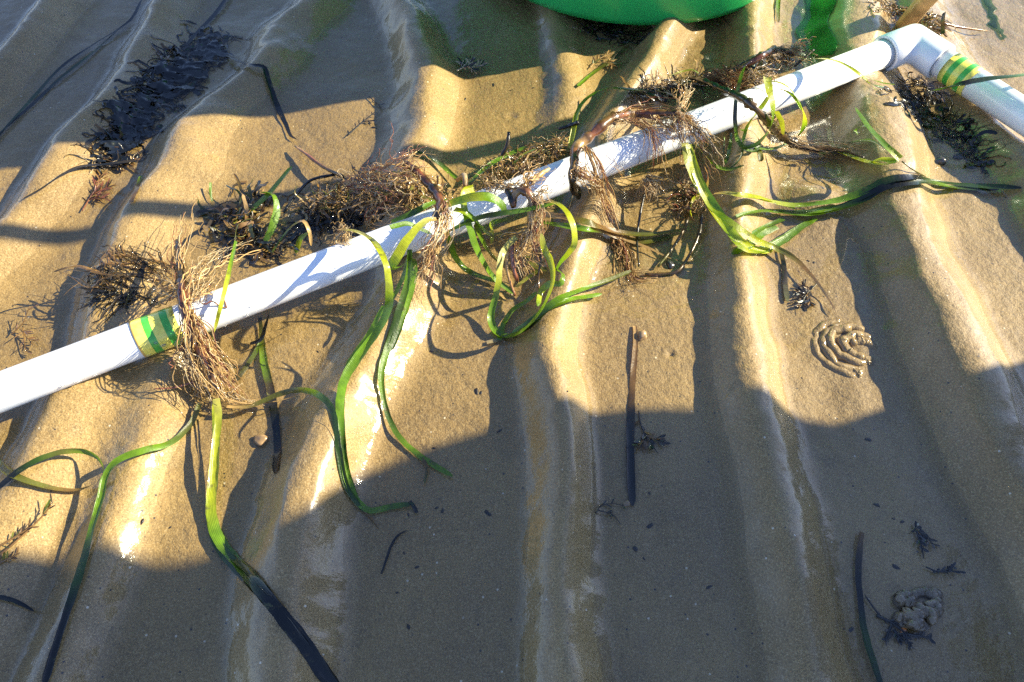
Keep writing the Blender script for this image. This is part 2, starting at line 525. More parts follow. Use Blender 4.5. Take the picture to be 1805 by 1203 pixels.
def mat_tape():
    m, nt, b = new_mat('striped_tape')
    at = nt.nodes.new('ShaderNodeAttribute'); at.attribute_name = 'Col'
    nz = noise(nt, coords(nt), 300, 3)
    c = mixrgb(nt, mixrgb(nt, at.outputs['Color'], (.85, .82, .7), 1.0, 'MULTIPLY'), at.outputs['Color'], ramp(nt, nz, .35, .6))
    nt.links.new(c, b.inputs['Base Color'])
    b.inputs['Roughness'].default_value = .28; b.inputs['Coat Weight'].default_value = .3
    return m
M_TAPE = mat_tape()
YEL, GRN, ORA = (.90, .80, .14), (.08, .45, .06), (.70, .45, .10)
def tape(name_label, d, t0, t1, bands):
    """a wrapped band; bands = [(fraction, colour)] from t0 to t1"""
    vs, fs, cs = [], [], []
    if t0 > t1: t0, t1, bands = t1, t0, bands[::-1]
    t = t0; segs = 48; base = 0
    st = [(t0, R+.0001, bands[0][1]), (t0+.0002, R+.0005, bands[0][1])]
    for fr, c in bands:
        st.append((t+.00002, R+.0005, c)); t += (t1-t0)*fr; st.append((t-.00002, R+.0005, c))
    st.append((t1, R+.0001, bands[-1][1]))
    v, f = tube_profile(cC, d, [(a, r) for a, r, _ in st], segs)
    for a, r, c in st: cs += [c]*segs
    o = mesh_obj('tape_band', v, f, M_TAPE, frame, cs)
    o['label'] = name_label
def t_at(px, py, d):
    q = Vector(on_plane(px, py, PIPE_Z)); return (q - cC).dot(d)
ta, tb = t_at(243, 598, d1), t_at(318, 570, d1)
tape('yellow and green striped tape beside the root tuft', d1, ta, tb, [(.05, ORA), (.22, YEL), (.17, GRN), (.24, YEL), (.17, GRN), (.15, YEL)])
ta, tb = t_at(1672, 118, d2), t_at(1716, 146, d2)
tape('yellow and green striped tape beside the corner', d2, ta, tb, [(.2, YEL), (.19, GRN), (.24, YEL), (.19, GRN), (.18, YEL)])

# ------------------------------------------------------------------ green tub, cane, added shadow caster
def lathe(prof, segs, cx, cy, wob=0.0, seed=0):
    rng = random.Random(seed)
    ph = [rng.uniform(0, 6.28) for _ in range(4)]
    vs, fs = [], []
    for r, z in prof:
        for k in range(segs):
            a = 2*math.pi*k/segs
            rr = r*(1 + wob*(.5*math.sin(2*a+ph[0]) + .3*math.sin(3*a+ph[1]) + .2*math.sin(5*a+ph[2])))
            vs.append((cx + rr*math.cos(a), cy + rr*math.sin(a), z))
    for i in range(len(prof)-1):
        for k in range(segs):
            k2 = (k+1) % segs
            fs.append((i*segs+k, i*segs+k2, (i+1)*segs+k2, (i+1)*segs+k))
    return vs, fs

TX, TY = .140, .888
tub = empty('tub', (TX, TY, 0.0), 'bright green plastic tub standing on the sand behind the pipe', 'tub')
b0 = .012
nt_ = M_TUB.node_tree; b_ = nt_.nodes['Principled BSDF']
t_ = nt_.nodes.new('ShaderNodeBsdfTranslucent'); t_.inputs[0].default_value = (.06, .75, .18, 1)
x_ = nt_.nodes.new('ShaderNodeMixShader'); x_.inputs[0].default_value = .16
nt_.links.new(b_.outputs[0], x_.inputs[1]); nt_.links.new(t_.outputs[0], x_.inputs[2]); nt_.links.new(x_.outputs[0], nt_.nodes['Material Output'].inputs[0])
prof = [(0.0, b0+.004), (.10, b0+.003), (.165, b0), (.190, b0+.001), (.1965, b0+.004), (.200, b0+.012), (.206, b0+.06), (.216, b0+.15), (.231, b0+.30), (.236, b0+.345),
        (.233, b0+.345), (.228, b0+.30), (.213, b0+.15), (.202, b0+.06), (.19, b0+.022), (.16, b0+.010), (0.0, b0+.010)]
v, f = lathe(prof, 120, TX, TY, .010, 2)
mesh_obj('wall', v, f, M_TUB, tub)
rim = [(.2345 + .007*math.cos(a), b0+.348 + .006*math.sin(a)) for a in np.linspace(0, 2*math.pi, 13)]
v, f = lathe(rim, 120, TX, TY, .010, 2)
mesh_obj('rim', v, f, M_TUB, tub)

def tube_mesh(path, radii, segs=6, cap=True):
    path = np.asarray(path, float); n = len(path)
    radii = np.full(n, radii) if np.isscalar(radii) else np.asarray(radii)
    T = np.gradient(path, axis=0); T /= np.linalg.norm(T, axis=1)[:, None] + 1e-12
    ref = np.array([0, 0, 1.0]) if abs(T[0][2]) < .9 else np.array([1.0, 0, 0])
    s = np.cross(T[0], ref); s /= np.linalg.norm(s)
    vs, fs = [], []
    for i in range(n):
        s = s - T[i]*s.dot(T[i]); s /= np.linalg.norm(s) + 1e-12
        u = np.cross(T[i], s)
        for k in range(segs):
            a = 2*math.pi*k/segs
            vs.append(path[i] + radii[i]*(math.cos(a)*s + math.sin(a)*u))
    for i in range(n-1):
        for k in range(segs):
            k2 = (k+1) % segs
            fs.append((i*segs+k, i*segs+k2, (i+1)*segs+k2, (i+1)*segs+k))
    if cap:
        fs.append(tuple(range(segs-1, -1, -1))); fs.append(tuple((n-1)*segs+k for k in range(segs)))
    return vs, fs

for sgn in (-1, 1):
    a = math.pi/2 + sgn*math.pi/2
    c0 = np.array([TX + .236*math.cos(a), TY, b0+.345])
    pts = catmull([c0 + np.array([0, -.07, 0]), c0 + np.array([.02*math.cos(a), -.06, .05]), c0 + np.array([.03*math.cos(a), 0, .075]), c0 + np.array([.02*math.cos(a), .06, .05]), c0 + np.array([0, .07, 0])], 24)
    v, f = tube_mesh(pts, .009, 10)
    mesh_obj('handle', v, f, M_TUB, tub)

# bamboo cane pushed into the sand
cb = P(1592, 48, .0)
cane_top = cb + np.array([.012, -.085, .68])
n = 40
path = np.array([cb + (cane_top-cb)*t + np.array([0, -.055*math.sin(math.pi*min(1, max(0, t))), 0]) for t in np.linspace(-.03, 1, n)])
rr = [.0088 - .0008*t + (.0010 if k % 9 == 4 else 0) for k, t in enumerate(np.linspace(0, 1, n))]
v, f = tube_mesh(path, rr, 14)
o = mesh_obj('cane', v, f, M_WOOD)
tag(o, 'tan bamboo cane standing upright in the sand behind the pipe corner', 'cane')

# added unseen shadow caster, outline shaped to give the near sand's shadow edge
DX, DY = 1.08, .153
shadow_caster = empty('shadow_caster', (DX, DY, 0), 'added blue shadow caster standing unseen on the sand right of the pipe corner', 'shadow_caster')
dp = [(0, .01), (.26, .01), (.285, .02), (.297, .05), (.303, .25), (.303, .33), (.290, .40), (.279, .455), (.282, .49), (.312, .52), (.331, .55), (.335, .575), (.325, .60), (.300, .64), (.280, .69), (.277, .72), (.300, .75), (.312, .78), (.312, .83), (.30, .90), (.28, .93), (.25, .94), (0, .94)]
v, f = lathe(dp, 64, DX, DY); mesh_obj('body', v, f, M_CASTER, shadow_caster)
v, f = lathe([(0, .955), (.05, .955), (.055, .95), (.055, .938)], 24, DX+.12, DY); mesh_obj('cap', v, f, M_CASTER, shadow_caster)

# ------------------------------------------------------------------ plant helpers
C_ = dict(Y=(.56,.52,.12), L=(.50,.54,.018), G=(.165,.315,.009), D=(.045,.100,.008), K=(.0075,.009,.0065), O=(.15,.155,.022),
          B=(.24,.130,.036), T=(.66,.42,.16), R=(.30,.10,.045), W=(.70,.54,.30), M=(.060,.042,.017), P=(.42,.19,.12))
def pal(s): return [C_[k] for k in s]

A1, A2 = np.array(cC), np.array(cC)
PIPES = [(np.array(cC), np.array(d1), PIPE_R), (np.array(cC), np.array(d2), PIPE_R)]
def pipe_hit(px, py, extra):
    """first point on the (slightly swollen) pipe seen at this pixel, or None"""
    o = np.array([0, 0, CAM_H]); d = ray(px, py); d = d/np.linalg.norm(d)
    best = None
    for a, ax, r in PIPES:
        r = r + extra
        m = o - a
        dp = d - ax*d.dot(ax); mp = m - ax*m.dot(ax)
        A = dp.dot(dp); B = 2*dp.dot(mp); C = mp.dot(mp) - r*r
        q = B*B - 4*A*C
        if q <= 0: continue
        t = (-B - math.sqrt(q))/(2*A)
        h = o + d*t
        if (h-a).dot(ax) < -.01: continue
        if best is None or t < best[0]: best = (t, h)
    return best

def Q(px, py, h_mm, over=True):
    """point at a pixel, h_mm millimetres above the sand; in front of the pipe it rests on the pipe"""
    p = P(px, py, h_mm/1000)
    if over:
        b = pipe_hit(px, py, .0016)
        if b is not None:
            tp = np.linalg.norm(p - np.array([0, 0, CAM_H]))
            if b[0] < tp: return b[1]
    return p

def off_pipe(path, gap=.0009):
    path = np.array(path)
    for a, ax, r in PIPES:
        t = (path - a) @ ax
        rad_v = path - a - t[:, None]*ax
        dist = np.linalg.norm(rad_v, axis=1)
        ins = (dist < r + gap) & (t > 0)
        if ins.any():
            path[ins] = path[ins] + rad_v[ins]/np.maximum(dist[ins], 1e-6)[:, None]*(r + gap - dist[ins])[:, None]
    return path

def off_sand(path, gap=.0008):
    path = np.array(path)
    g = ground(path[:, 0], path[:, 1]) + gap
    path[:, 2] = np.maximum(path[:, 2], g)
    return path

def lerp_list(vals, n):
    vals = np.asarray(vals, float)
    x = np.linspace(0, 1, len(vals)); t = np.linspace(0, 1, n)
    if vals.ndim == 1: return np.interp(t, x, vals)
    return np.stack([np.interp(t, x, vals[:, k]) for k in range(vals.shape[1])], -1)

def ribbon(path, width, cols, twist=(0,), thick=.00035, arch=.12, rng=None, tip=True):
    path = np.asarray(path); n = len(path)
    T = np.gradient(path, axis=0); T /= np.linalg.norm(T, axis=1)[:, None] + 1e-12
    up = np.array([0, 0, 1.0])
    W = np.cross(T, up); prev = None
    for i in range(n):
        l = np.linalg.norm(W[i])
        w = W[i]/l if l > .25 else (prev if prev is not None else np.array([1.0, 0, 0]))
        if prev is not None and w.dot(prev) < 0: w = -w
        w = w - T[i]*w.dot(T[i]); w /= np.linalg.norm(w) + 1e-12
        if prev is not None: w = .6*w + .4*prev; w /= np.linalg.norm(w)
        W[i] = w; prev = w
    tw = np.radians(lerp_list(list(twist) if len(twist) > 1 else [twist[0]]*2, n))
    wd = lerp_list(width if hasattr(width, '__len__') else [width, width], n)
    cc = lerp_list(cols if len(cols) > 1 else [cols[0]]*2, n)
    s = np.linspace(0, 1, n)
    p0 = float(path[0][0]*613 % 6.28); ii = np.arange(n)
    wd = wd*(1 + .08*np.sin(ii*.19 + p0) + .05*np.sin(ii*.47 + 2*p0)); tw = tw + np.radians(11*np.sin(ii*.13 + p0) + 6*np.sin(ii*.31 + p0*3))
    if tip: wd = wd*np.clip((1.004-s)/.035, 0.12, 1)**.5
    vs, cs = [], []
    xs = (-1, -.5, 0, .5, 1); zs = (arch, -.2*arch, 0.0, -.2*arch, arch)
    ph = float(path[0][0]*997 % 6.28)
    for i in range(n):
        nn = np.cross(W[i], T[i])
        w = W[i]*math.cos(tw[i]) + nn*math.sin(tw[i]); u = np.cross(w, T[i])
        if u[2] < 0 and abs(tw[i]) < 1.2: u = -u
        h = wd[i]/2; fold = 1 + 1.5*math.sin(i*.23 + ph)
        for a, b in zip(xs, zs):
            e = 1 + (.05*math.sin(i*1.7 + ph + a*2) if abs(a) == 1 else 0)
            vs.append(path[i] + w*(a*h*e) + u*(b*h*fold)); cs.append((*cc[i], (a+1)/2))
    fs = []; k = 5
    for i in range(n-1):
        for j in range(k-1):
            fs.append((i*k+j, i*k+j+1, (i+1)*k+j+1, (i+1)*k+j))
    return vs, fs, cs

class MB:
    def __init__(self): self.v, self.f, self.c = [], [], []
    def add(self, v, f, c):
        b = len(self.v); self.v += list(v); self.f += [tuple(i+b for i in q) for q in f]; self.c += list(c)
    def build(self, name, mat, parent=None):
        return mesh_obj(name, np.array(self.v), self.f, mat, parent, np.array(self.c))

RNG = random.Random(11)
def leaf_path(pts, n=None, over=True, gap=.0008):
    q = [Q(x, y, h, over) for x, y, h in pts]
    L = sum(np.linalg.norm(q[i+1]-q[i]) for i in range(len(q)-1))
    n = n or int(min(110, max(14, L/.0035)))
    p = catmull(q, n)
    for _ in range(2): p = off_pipe(off_sand(p, gap), .0010)
    return p

def leaf(pts, w=6.0, cols='LG', parent=None, twist=(0,), name='leaf', label=None, cat=None, group=None, over=True, arch=.16, gap=.0010):
    """one strap leaf through pixels (px, py, mm above sand); w in mm"""
    p = leaf_path(pts, over=over, gap=gap)
    ws = [.80*x/1000 for x in w] if hasattr(w, '__len__') else [.80*w/1000]*2
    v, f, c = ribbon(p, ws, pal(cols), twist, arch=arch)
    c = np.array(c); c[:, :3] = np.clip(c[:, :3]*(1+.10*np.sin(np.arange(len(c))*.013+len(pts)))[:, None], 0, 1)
    o = mesh_obj(name, v, f, M_LEAF, parent, c)
    if label: tag(o, label, cat or 'leaf', group)
    return o

def stem(pts, r=2.0, cols='B', parent=None, name='rhizome', nodes=0, mat=None, label=None, cat=None, over=True, rough=.18):
    p = leaf_path(pts, over=over, gap=(max(r) if hasattr(r, "__len__") else r)/1000*.7)
    n = len(p)
    rr = lerp_list([x/1000 for x in r], n) if hasattr(r, '__len__') else np.full(n, r/1000)
    rg = random.Random(len(pts)*7 + int(pts[0][0]))
    rr = rr*np.array([1 + rough*rg.uniform(-1, 1) for _ in range(n)])
    cc = lerp_list(pal(cols) if len(cols) > 1 else pal(cols)*2, n)
    if nodes:
        for k in range(nodes):
            i = int((k+.5)/nodes*n); i = min(max(i, 1), n-2)
            rr[i] *= 1.35; cc[i] = cc[i]*.35; cc[i-1] = cc[i-1]*.6
    v, f = tube_mesh(p, rr, 8)
    c = np.repeat(cc, 8, axis=0)
    o = mesh_obj(name, v, f, mat or M_WEED, parent, c)
    if label: tag(o, label, cat or 'twig')
    return o

def roots(guides, n, spread=6, r=.45, cols='TTTWRB', parent=None, name='root_tuft', seed=1, jit=2.0, over=True, trim=.35):
    """a tuft of many fine fibres that follow the guide lines"""
    rg = random.Random(seed); mb = MB()
    gp = [np.array([Q(x, y, h, over) for x, y, h in g]) for g in guides]
    gp = [catmull(g, 12) for g in gp]
    n = int(n*1.25); r = r*.62; jit = jit*1.25
    locks = [np.array([rg.gauss(0, 1), rg.gauss(0, 1), rg.gauss(0, .7)]) for _ in range(max(4, n//12))]
    for k in range(n):
        g = gp[k % len(gp)]
        m = rg.randint(7, 13)
        t1 = 1 - rg.random()**2*trim*1.5; t0 = rg.random()*trim*.5
        ix = np.linspace(t0, t1, m)*11
        p = np.stack([np.interp(ix, np.arange(12), g[:, j]) for j in range(3)], -1)
        off = (locks[rg.randrange(len(locks))] + .28*np.array([rg.gauss(0, 1), rg.gauss(0, 1), rg.gauss(0, 1)]))*spread/1000*.5
        fan = np.linspace(.35, 1.15, m)
        p = p + off*fan[:, None]
        walk = np.cumsum(np.array([[rg.gauss(0, 1) for _ in range(3)] for _ in range(m)]), axis=0)*jit/1000*.45
        p = p + walk
        for _ in range(2): p = off_pipe(off_sand(p, .0006), .0008)
        rad_ = r/1000*(rg.uniform(.55, 1.2) if rg.random() < .88 else rg.uniform(1.5, 2.4))
        v, f = tube_mesh(catmull(p, m*2), np.linspace(rad_, rad_*.55, m*2), 4)
        c0 = np.array(C_[rg.choice(cols)])*rg.uniform(.7, 1.2)
        mb.add(v, f, [(*c0, .5)]*len(v))
    return mb.build(name, M_ROOT, parent)

def weed(spine, n, rpx=20, hmax=12, length=(15, 35), cols='BBMO', ribbon_share=.4, w=(1.2, 3.0), r=.5, seed=1, parent=None,
         curl=.5, over=False, flat=.25, names=('stems', 'fronds'), direction=None):
    """tangled weed: many thin curling stems and small fronds along a line of pixels"""
    rg = random.Random(seed); st, fr = MB(), MB()
    sp = np.array(spine, float)
    seg = np.linalg.norm(np.diff(sp[:, :2], axis=0), axis=1); cum = np.concatenate([[0], np.cumsum(seg)])/max(seg.sum(), 1e-6)
    for k in range(n):
        t = rg.random()
        x = np.interp(t, cum, sp[:, 0]); y = np.interp(t, cum, sp[:, 1])
        rr = np.interp(t, cum, sp[:, 2]) if sp.shape[1] > 2 else rpx
        a = rg.uniform(0, 6.283); q = math.sqrt(rg.random())*rr
        h = rg.random()**1.4*hmax*(1-.6*q/max(rr, 1))
        p0 = Q(x + math.cos(a)*q, y + math.sin(a)*q*.75, h, over)
        L = rg.uniform(*length)/1000; m = rg.randint(6, 9); step = L/m
        yaw = rg.uniform(0, 6.283) if direction is None else direction + rg.gauss(0, .5)
        pit = rg.uniform(-.2, .7)*(1-flat)
        pts = [p0]
        for i in range(m):
            yaw += rg.gauss(0, curl); pit += rg.gauss(-.12, .35*(1-flat))
            d = np.array([math.cos(yaw)*math.cos(pit), math.sin(yaw)*math.cos(pit), math.sin(pit)])
            pts.append(pts[-1] + d*step)
        p = np.array(pts)
        p = off_pipe(off_sand(p, .0006), .0010)
        p = catmull(p, m*2)
        c0 = np.array(C_[rg.choice(cols)])*rg.uniform(.6, 1.35)
        c1 = np.array(C_[rg.choice(cols)])*rg.uniform(.7, 1.4)
        if rg.random() < ribbon_share:
            ww = rg.uniform(*w)/1000
            v, f, c = ribbon(p, [ww*.5, ww, ww*.8], [c0, c1], (rg.uniform(-50, 50), rg.uniform(-50, 50)), thick=0)
            fr.add(v, f, c)
        else:
            r0 = r/1000*rg.uniform(.6, 1.4)
            v, f = tube_mesh(p, np.linspace(r0, r0*.5, len(p)), 4)
            st.add(v, f, [(*c0, .5)]*len(v))
            if rg.random() < .6:                      # a side sprig
                i = rg.randint(2, len(p)-3); yaw2 = rg.uniform(0, 6.283)
                q0 = p[i]; e = np.array([math.cos(yaw2), math.sin(yaw2), rg.uniform(-.2, .6)])*L*.35
                b = off_pipe(off_sand(np.array([q0, q0+e*.5+[0, 0, .001], q0+e]), .0006), .001)
                v, f = tube_mesh(catmull(b, 6), np.linspace(r0*.7, r0*.35, 6), 4)
                st.add(v, f, [(*c1, .5)]*len(v))
    if st.v: st.build(names[0], M_WEED, parent)
    if fr.v: fr.build(names[1], M_WEED, parent)

def at(px, py, h=0):
    return tuple(P(px, py, h/1000))

def sprig(pts_list, cols='BM', r=.5, w=1.6, parent=None, name='frond', label=None, cat=None, seed=3, leafy=10, ll=6, over=False):
    """a small flat branching frond; pts_list holds its branches in pixels"""
    rg = random.Random(seed); mb = MB()
    for pts in pts_list:
        p = leaf_path(pts, n=20, over=over, gap=.0009)
        v, f = tube_mesh(p, np.linspace(r/1000, r/2000, len(p)), 5)
        mb.add(v, f, [(*C_[cols[0]], .5)]*len(v))
        for k in range(leafy):
            i = rg.randint(3, len(p)-1)
            t = p[i]-p[i-1]; yaw = math.atan2(t[1], t[0]) + rg.choice((-1, 1))*rg.uniform(.3, 1.0)
            L = ll/1000*rg.uniform(.5, 1.2)
            e = np.array([math.cos(yaw), math.sin(yaw), rg.uniform(-.05, .35)])*L
            q = catmull(off_sand(np.array([p[i], p[i]+e*.5, p[i]+e]), .0009), 6)
            cc = np.array(C_[rg.choice(cols)])*rg.uniform(.7, 1.3)
            v, f, c = ribbon(q, [w/1000*.5, w/1000, w/1000*.7], [cc], (rg.uniform(-40, 40),), thick=0)
            mb.add(v, f, c)
    o = mb.build(name, M_WEED, parent)
    if label: tag(o, label, cat or 'seaweed')
    return o

EP = 'eelgrass plants caught on the pipe'
# ------------------------------------------------------------------ eelgrass plants
# 1: the one beside the striped tape
p1 = empty('eelgrass_plant', at(385, 715), 'uprooted eelgrass plant with a long tan root beard hanging over the pipe by the tape', 'eelgrass', EP)
stem([(312,425,28),(316,470,40),(320,510,50),(323,540,50),(335,580,50),(346,606,40),(366,645,24),(385,690,14)], (1.6,2.6,3.2,3.2,3.0,2.4), 'MKKRRB', p1, nodes=6)
roots([[(330,535,52),(338,575,52),(352,620,32),(375,665,18),(400,702,8)], [(335,550,52),(345,590,50),(352,640,26),(365,690,12)], [(328,590,46),(348,625,30),(368,660,18),(392,690,10)],
       [(350,600,40),(375,640,24),(398,690,10)]], 135, 11, .6, 'TTTTWWBRT', p1, seed=5, jit=2.6)
roots([[(330,560,52),(326,520,52),(322,470,42),(300,450,30)], [(330,545,52),(345,510,50),(360,480,42),(372,460,36)], [(325,520,52),(300,500,40),(280,490,28)], [(320,480,44),(318,450,40),(324,410,34),(325,380,26)],
       [(345,530,52),(370,505,48),(385,485,40)], [(335,500,48),(370,470,36),(420,440,30),(455,425,24)], [(318,505,50),(295,515,40),(270,490,24)]], 80, 8, .55, 'TTWWTRB', p1, seed=6, jit=2.8)
roots([[(395,690,10),(410,708,8),(450,715,6)], [(385,700,10),(420,700,8),(440,712,6)], [(360,700,8),(350,690,8),(340,640,10)]], 26, 6, .5, 'TTW', p1, seed=7)
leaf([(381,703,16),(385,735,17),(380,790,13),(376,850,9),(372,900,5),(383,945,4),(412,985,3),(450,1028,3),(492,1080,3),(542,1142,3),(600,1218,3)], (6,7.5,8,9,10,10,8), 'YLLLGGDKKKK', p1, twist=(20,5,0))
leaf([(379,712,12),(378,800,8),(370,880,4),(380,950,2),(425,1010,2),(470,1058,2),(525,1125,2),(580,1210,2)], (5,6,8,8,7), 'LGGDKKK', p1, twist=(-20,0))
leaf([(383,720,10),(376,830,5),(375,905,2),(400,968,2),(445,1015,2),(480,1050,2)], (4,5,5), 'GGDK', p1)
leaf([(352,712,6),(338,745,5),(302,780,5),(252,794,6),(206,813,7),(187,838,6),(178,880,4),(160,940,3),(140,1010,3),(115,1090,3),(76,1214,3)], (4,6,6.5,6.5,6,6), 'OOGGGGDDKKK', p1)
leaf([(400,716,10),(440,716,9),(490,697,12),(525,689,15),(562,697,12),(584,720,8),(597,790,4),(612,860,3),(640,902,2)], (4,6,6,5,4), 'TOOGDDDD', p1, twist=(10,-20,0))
stem([(345,672,9),(310,683,6),(272,686,5)], (.9,.7,.5), 'PR', p1, name='stem')
leaf([(385,697,14),(415,708,12),(455,712,8),(500,705,8),(540,690,12),(566,668,16)], (1.5,1.4,.8), 'TTW', p1, twist=(30,))

# 2: thin upright leaf
leaf([(416,425,38),(409,455,48),(399,500,52),(389,540,50),(380,575,36),(374,605,8)], (2.5,3.6,4.2,3), 'GGLLG', None, (25,), 'eelgrass_leaf', 'thin bright green leaf standing across the pipe right of the root beard', 'leaf')

# 3: leaf with a tan stub arching over the pipe
p3 = empty('eelgrass_plant', at(640, 900), 'arched eelgrass shoot with a tan frayed stub and one long curving leaf', 'eelgrass', EP)
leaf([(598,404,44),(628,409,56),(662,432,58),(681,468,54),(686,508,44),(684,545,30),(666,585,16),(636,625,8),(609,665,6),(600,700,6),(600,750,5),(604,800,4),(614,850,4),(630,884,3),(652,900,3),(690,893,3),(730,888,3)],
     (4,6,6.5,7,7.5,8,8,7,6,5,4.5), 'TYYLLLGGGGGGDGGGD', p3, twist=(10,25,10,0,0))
leaf([(676,540,24),(650,590,12),(617,640,6),(604,690,4),(603,760,4),(612,830,3),(632,890,2)], (3,6,6,4), 'GGGDD', p3)
stem([(640,900,2),(655,915,2),(666,930,2)], (.8,.4), 'B', p3, name='stem')
roots([[(605,404,46),(592,412,38),(588,424,34)], [(610,408,50),(600,425,44),(612,430,40)]], 34, 5, .5, 'TTW', p3, seed=8)

# 4: plant with hanging roots and forked leaves
p4 = empty('eelgrass_plant', at(700, 570), 'eelgrass plant with a jointed dark rhizome and one wide lime leaf bending over the pipe', 'eelgrass', EP)
stem([(712,288,26),(735,302,32),(752,322,38),(766,338,46),(776,358,54),(772,385,58)], (2.5,3.2,3.5,3.2), 'KRKRM', p4, nodes=7)
roots([[(778,345,54),(790,372,60),(786,400,58),(772,425,52),(762,450,36)], [(775,360,56),(782,390,60),(778,415,54),(758,440,44)], [(770,420,52),(756,455,34),(748,490,16),(740,535,4)], [(760,440,44),(750,470,26),(738,500,12)]], 100, 7, .5, 'TTWWPRT', p4, seed=9, jit=2.4)
leaf([(772,388,62),(752,390,64),(733,405,64),(714,428,60),(698,455,52),(690,472,46)], (7,8,8.5,9,8), 'TYLLLG', p4, twist=(0,10,20))
leaf([(688,474,46),(700,474,40),(718,462,36),(727,458,33),(731,478,24),(722,520,11),(702,580,4),(686,620,4)], (7,6,6,6), 'GGDGGDD', p4, twist=(60,40,10))
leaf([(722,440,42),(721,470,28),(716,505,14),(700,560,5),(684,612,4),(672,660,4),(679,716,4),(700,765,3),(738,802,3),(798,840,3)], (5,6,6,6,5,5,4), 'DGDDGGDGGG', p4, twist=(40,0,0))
leaf([(720,458,30),(708,495,14),(685,540,4),(668,560,3)], (5,5), 'DGG', p4)
leaf([(688,402,62),(720,395,60),(738,402,58),(760,412,56)], (5,6,4), 'GGD', p4)
leaf([(742,808,3),(752,822,3),(748,852,3)], (4,2), 'BO', p4)

# 5: the tangle in the middle
p5 = empty('eelgrass_plant', at(890, 580), 'tangled eelgrass plant with looping lime leaves hanging off the middle of the pipe', 'eelgrass', EP)
stem([(905,365,52),(906,345,56),(918,336,60),(930,340,60),(938,358,56),(935,385,46),(945,410,40)], (2.4,3,3,2.8), 'RTRTTR', p5, nodes=4)
roots([[(925,335,62),(945,350,60),(950,385,50),(948,420,36),(953,455,22)], [(940,345,60),(958,370,54),(952,410,40),(925,425,32)], [(935,390,46),(925,430,32),(912,450,26),(925,490,10)], [(950,345,60),(965,352,58),(975,358,54)], [(915,420,36),(930,440,28),(955,430,26)], [(905,430,34),(925,455,20),(945,480,8)]],
      84, 7, .55, 'TTTWWRTB', p5, seed=10, jit=2.6)
stem([(902,420,36),(902,450,28),(906,478,18),(912,495,10)], (2.2,2.0,1.6), 'PPR', p5, name='stem')
stem([(896,440,30),(893,470,22),(900,500,10),(908,522,3)], (1.6,1.4,1.2), 'TTR', p5, name='stem')
stem([(935,412,38),(943,440,28),(950,462,20)], (1.9,1.6), 'TRB', p5, name='stem')
stem([(957,420,34),(953,460,20),(949,490,8),(950,510,2)], (.9,1.0,.8), 'MKB', p5, name='stem')
leaf([(835,333,62),(820,338,64),(816,352,63),(821,378,60),(831,410,50),(841,440,38),(855,468,26),(872,492,14),(892,508,9),(907,518,5)], (7,7,7,7.5,7,6,4), 'LLGGGGGGG', p5, twist=(30,10,0))
leaf([(910,418,38),(892,436,35),(882,462,32),(879,495,24),(872,530,13),(865,560,6),(872,583,4),(890,593,3),(912,588,6),(938,566,14),(962,533,24),(976,495,33),(973,465,38),(960,440,42),(954,412,46)],
     (5,6.5,6.5,7,7,6,6.5,7,7,6.5,5), 'YYYLGGGGGDGLLLLY', p5, twist=(20,30,20,10,40,30,10))
leaf([(966,354,58),(990,364,56),(1006,385,52),(1013,412,46),(1012,432,40),(1003,446,32),(990,462,20),(980,478,10)], (4,5.5,6,5.5,5,4), 'TLLLLGG', p5, twist=(0,30,10))
leaf([(787,411,52),(812,398,56),(840,386,58),(880,377,58),(925,370,56),(986,357,52)], (2,5,6.5,6.5,5,1.5), 'DDKDGG', p5, twist=(-10,))
leaf([(788,364,60),(820,353,68),(853,348,70),(878,355,64),(893,374,54)], (8,10,11,10,8), 'LGLGGD', p5, twist=(0,-20))
leaf([(800,370,62),(818,375,64),(835,388,56),(850,405,44),(870,418,34)], (8,9,7,5), 'LGGO', p5, twist=(15,))
leaf([(836,396,52),(851,425,36),(868,450,20),(880,462,12),(884,470,8)], (6,7,6), 'OGOO', p5)
leaf([(787,411,46),(796,436,26),(806,460,12),(822,476,6),(850,488,4),(880,497,4)], (5,6,7,6), 'GDGGDD', p5)
leaf([(900,386,30),(868,393,30),(866,412,34),(866,430,30)], (4,5,5), 'OGLL', p5, twist=(40,))
leaf([(880,600,3),(888,570,4),(905,545,4),(930,530,6),(946,515,8)], (5,5,5), 'GGG', p5)
leaf([(905,590,3),(938,566,5),(985,527,7),(1030,509,9),(1070,495,9),(1113,478,7)], (6,7,6.5,6,5,4), 'GDGGOO', p5)
leaf([(900,592,2),(935,572,3),(962,548,5),(1000,531,6),(1035,523,6),(1061,518,5)], (6,8,7,6,5), 'DKDGGG', p5)
leaf([(980,476,10),(992,484,9),(988,500,8),(970,500,8),(955,512,6),(948,540,6)], (6,7,6,5), 'GGGLG', p5, twist=(50,20))
leaf([(925,452,6),(945,470,5),(965,478,4)], (7,7), 'OO', p5)
leaf([(910,506,6),(930,490,6),(948,478,8)], (4,4), 'YL', p5)
leaf([(858,604,2),(880,600,2),(905,590,2)], (4,5), 'WO', p5)

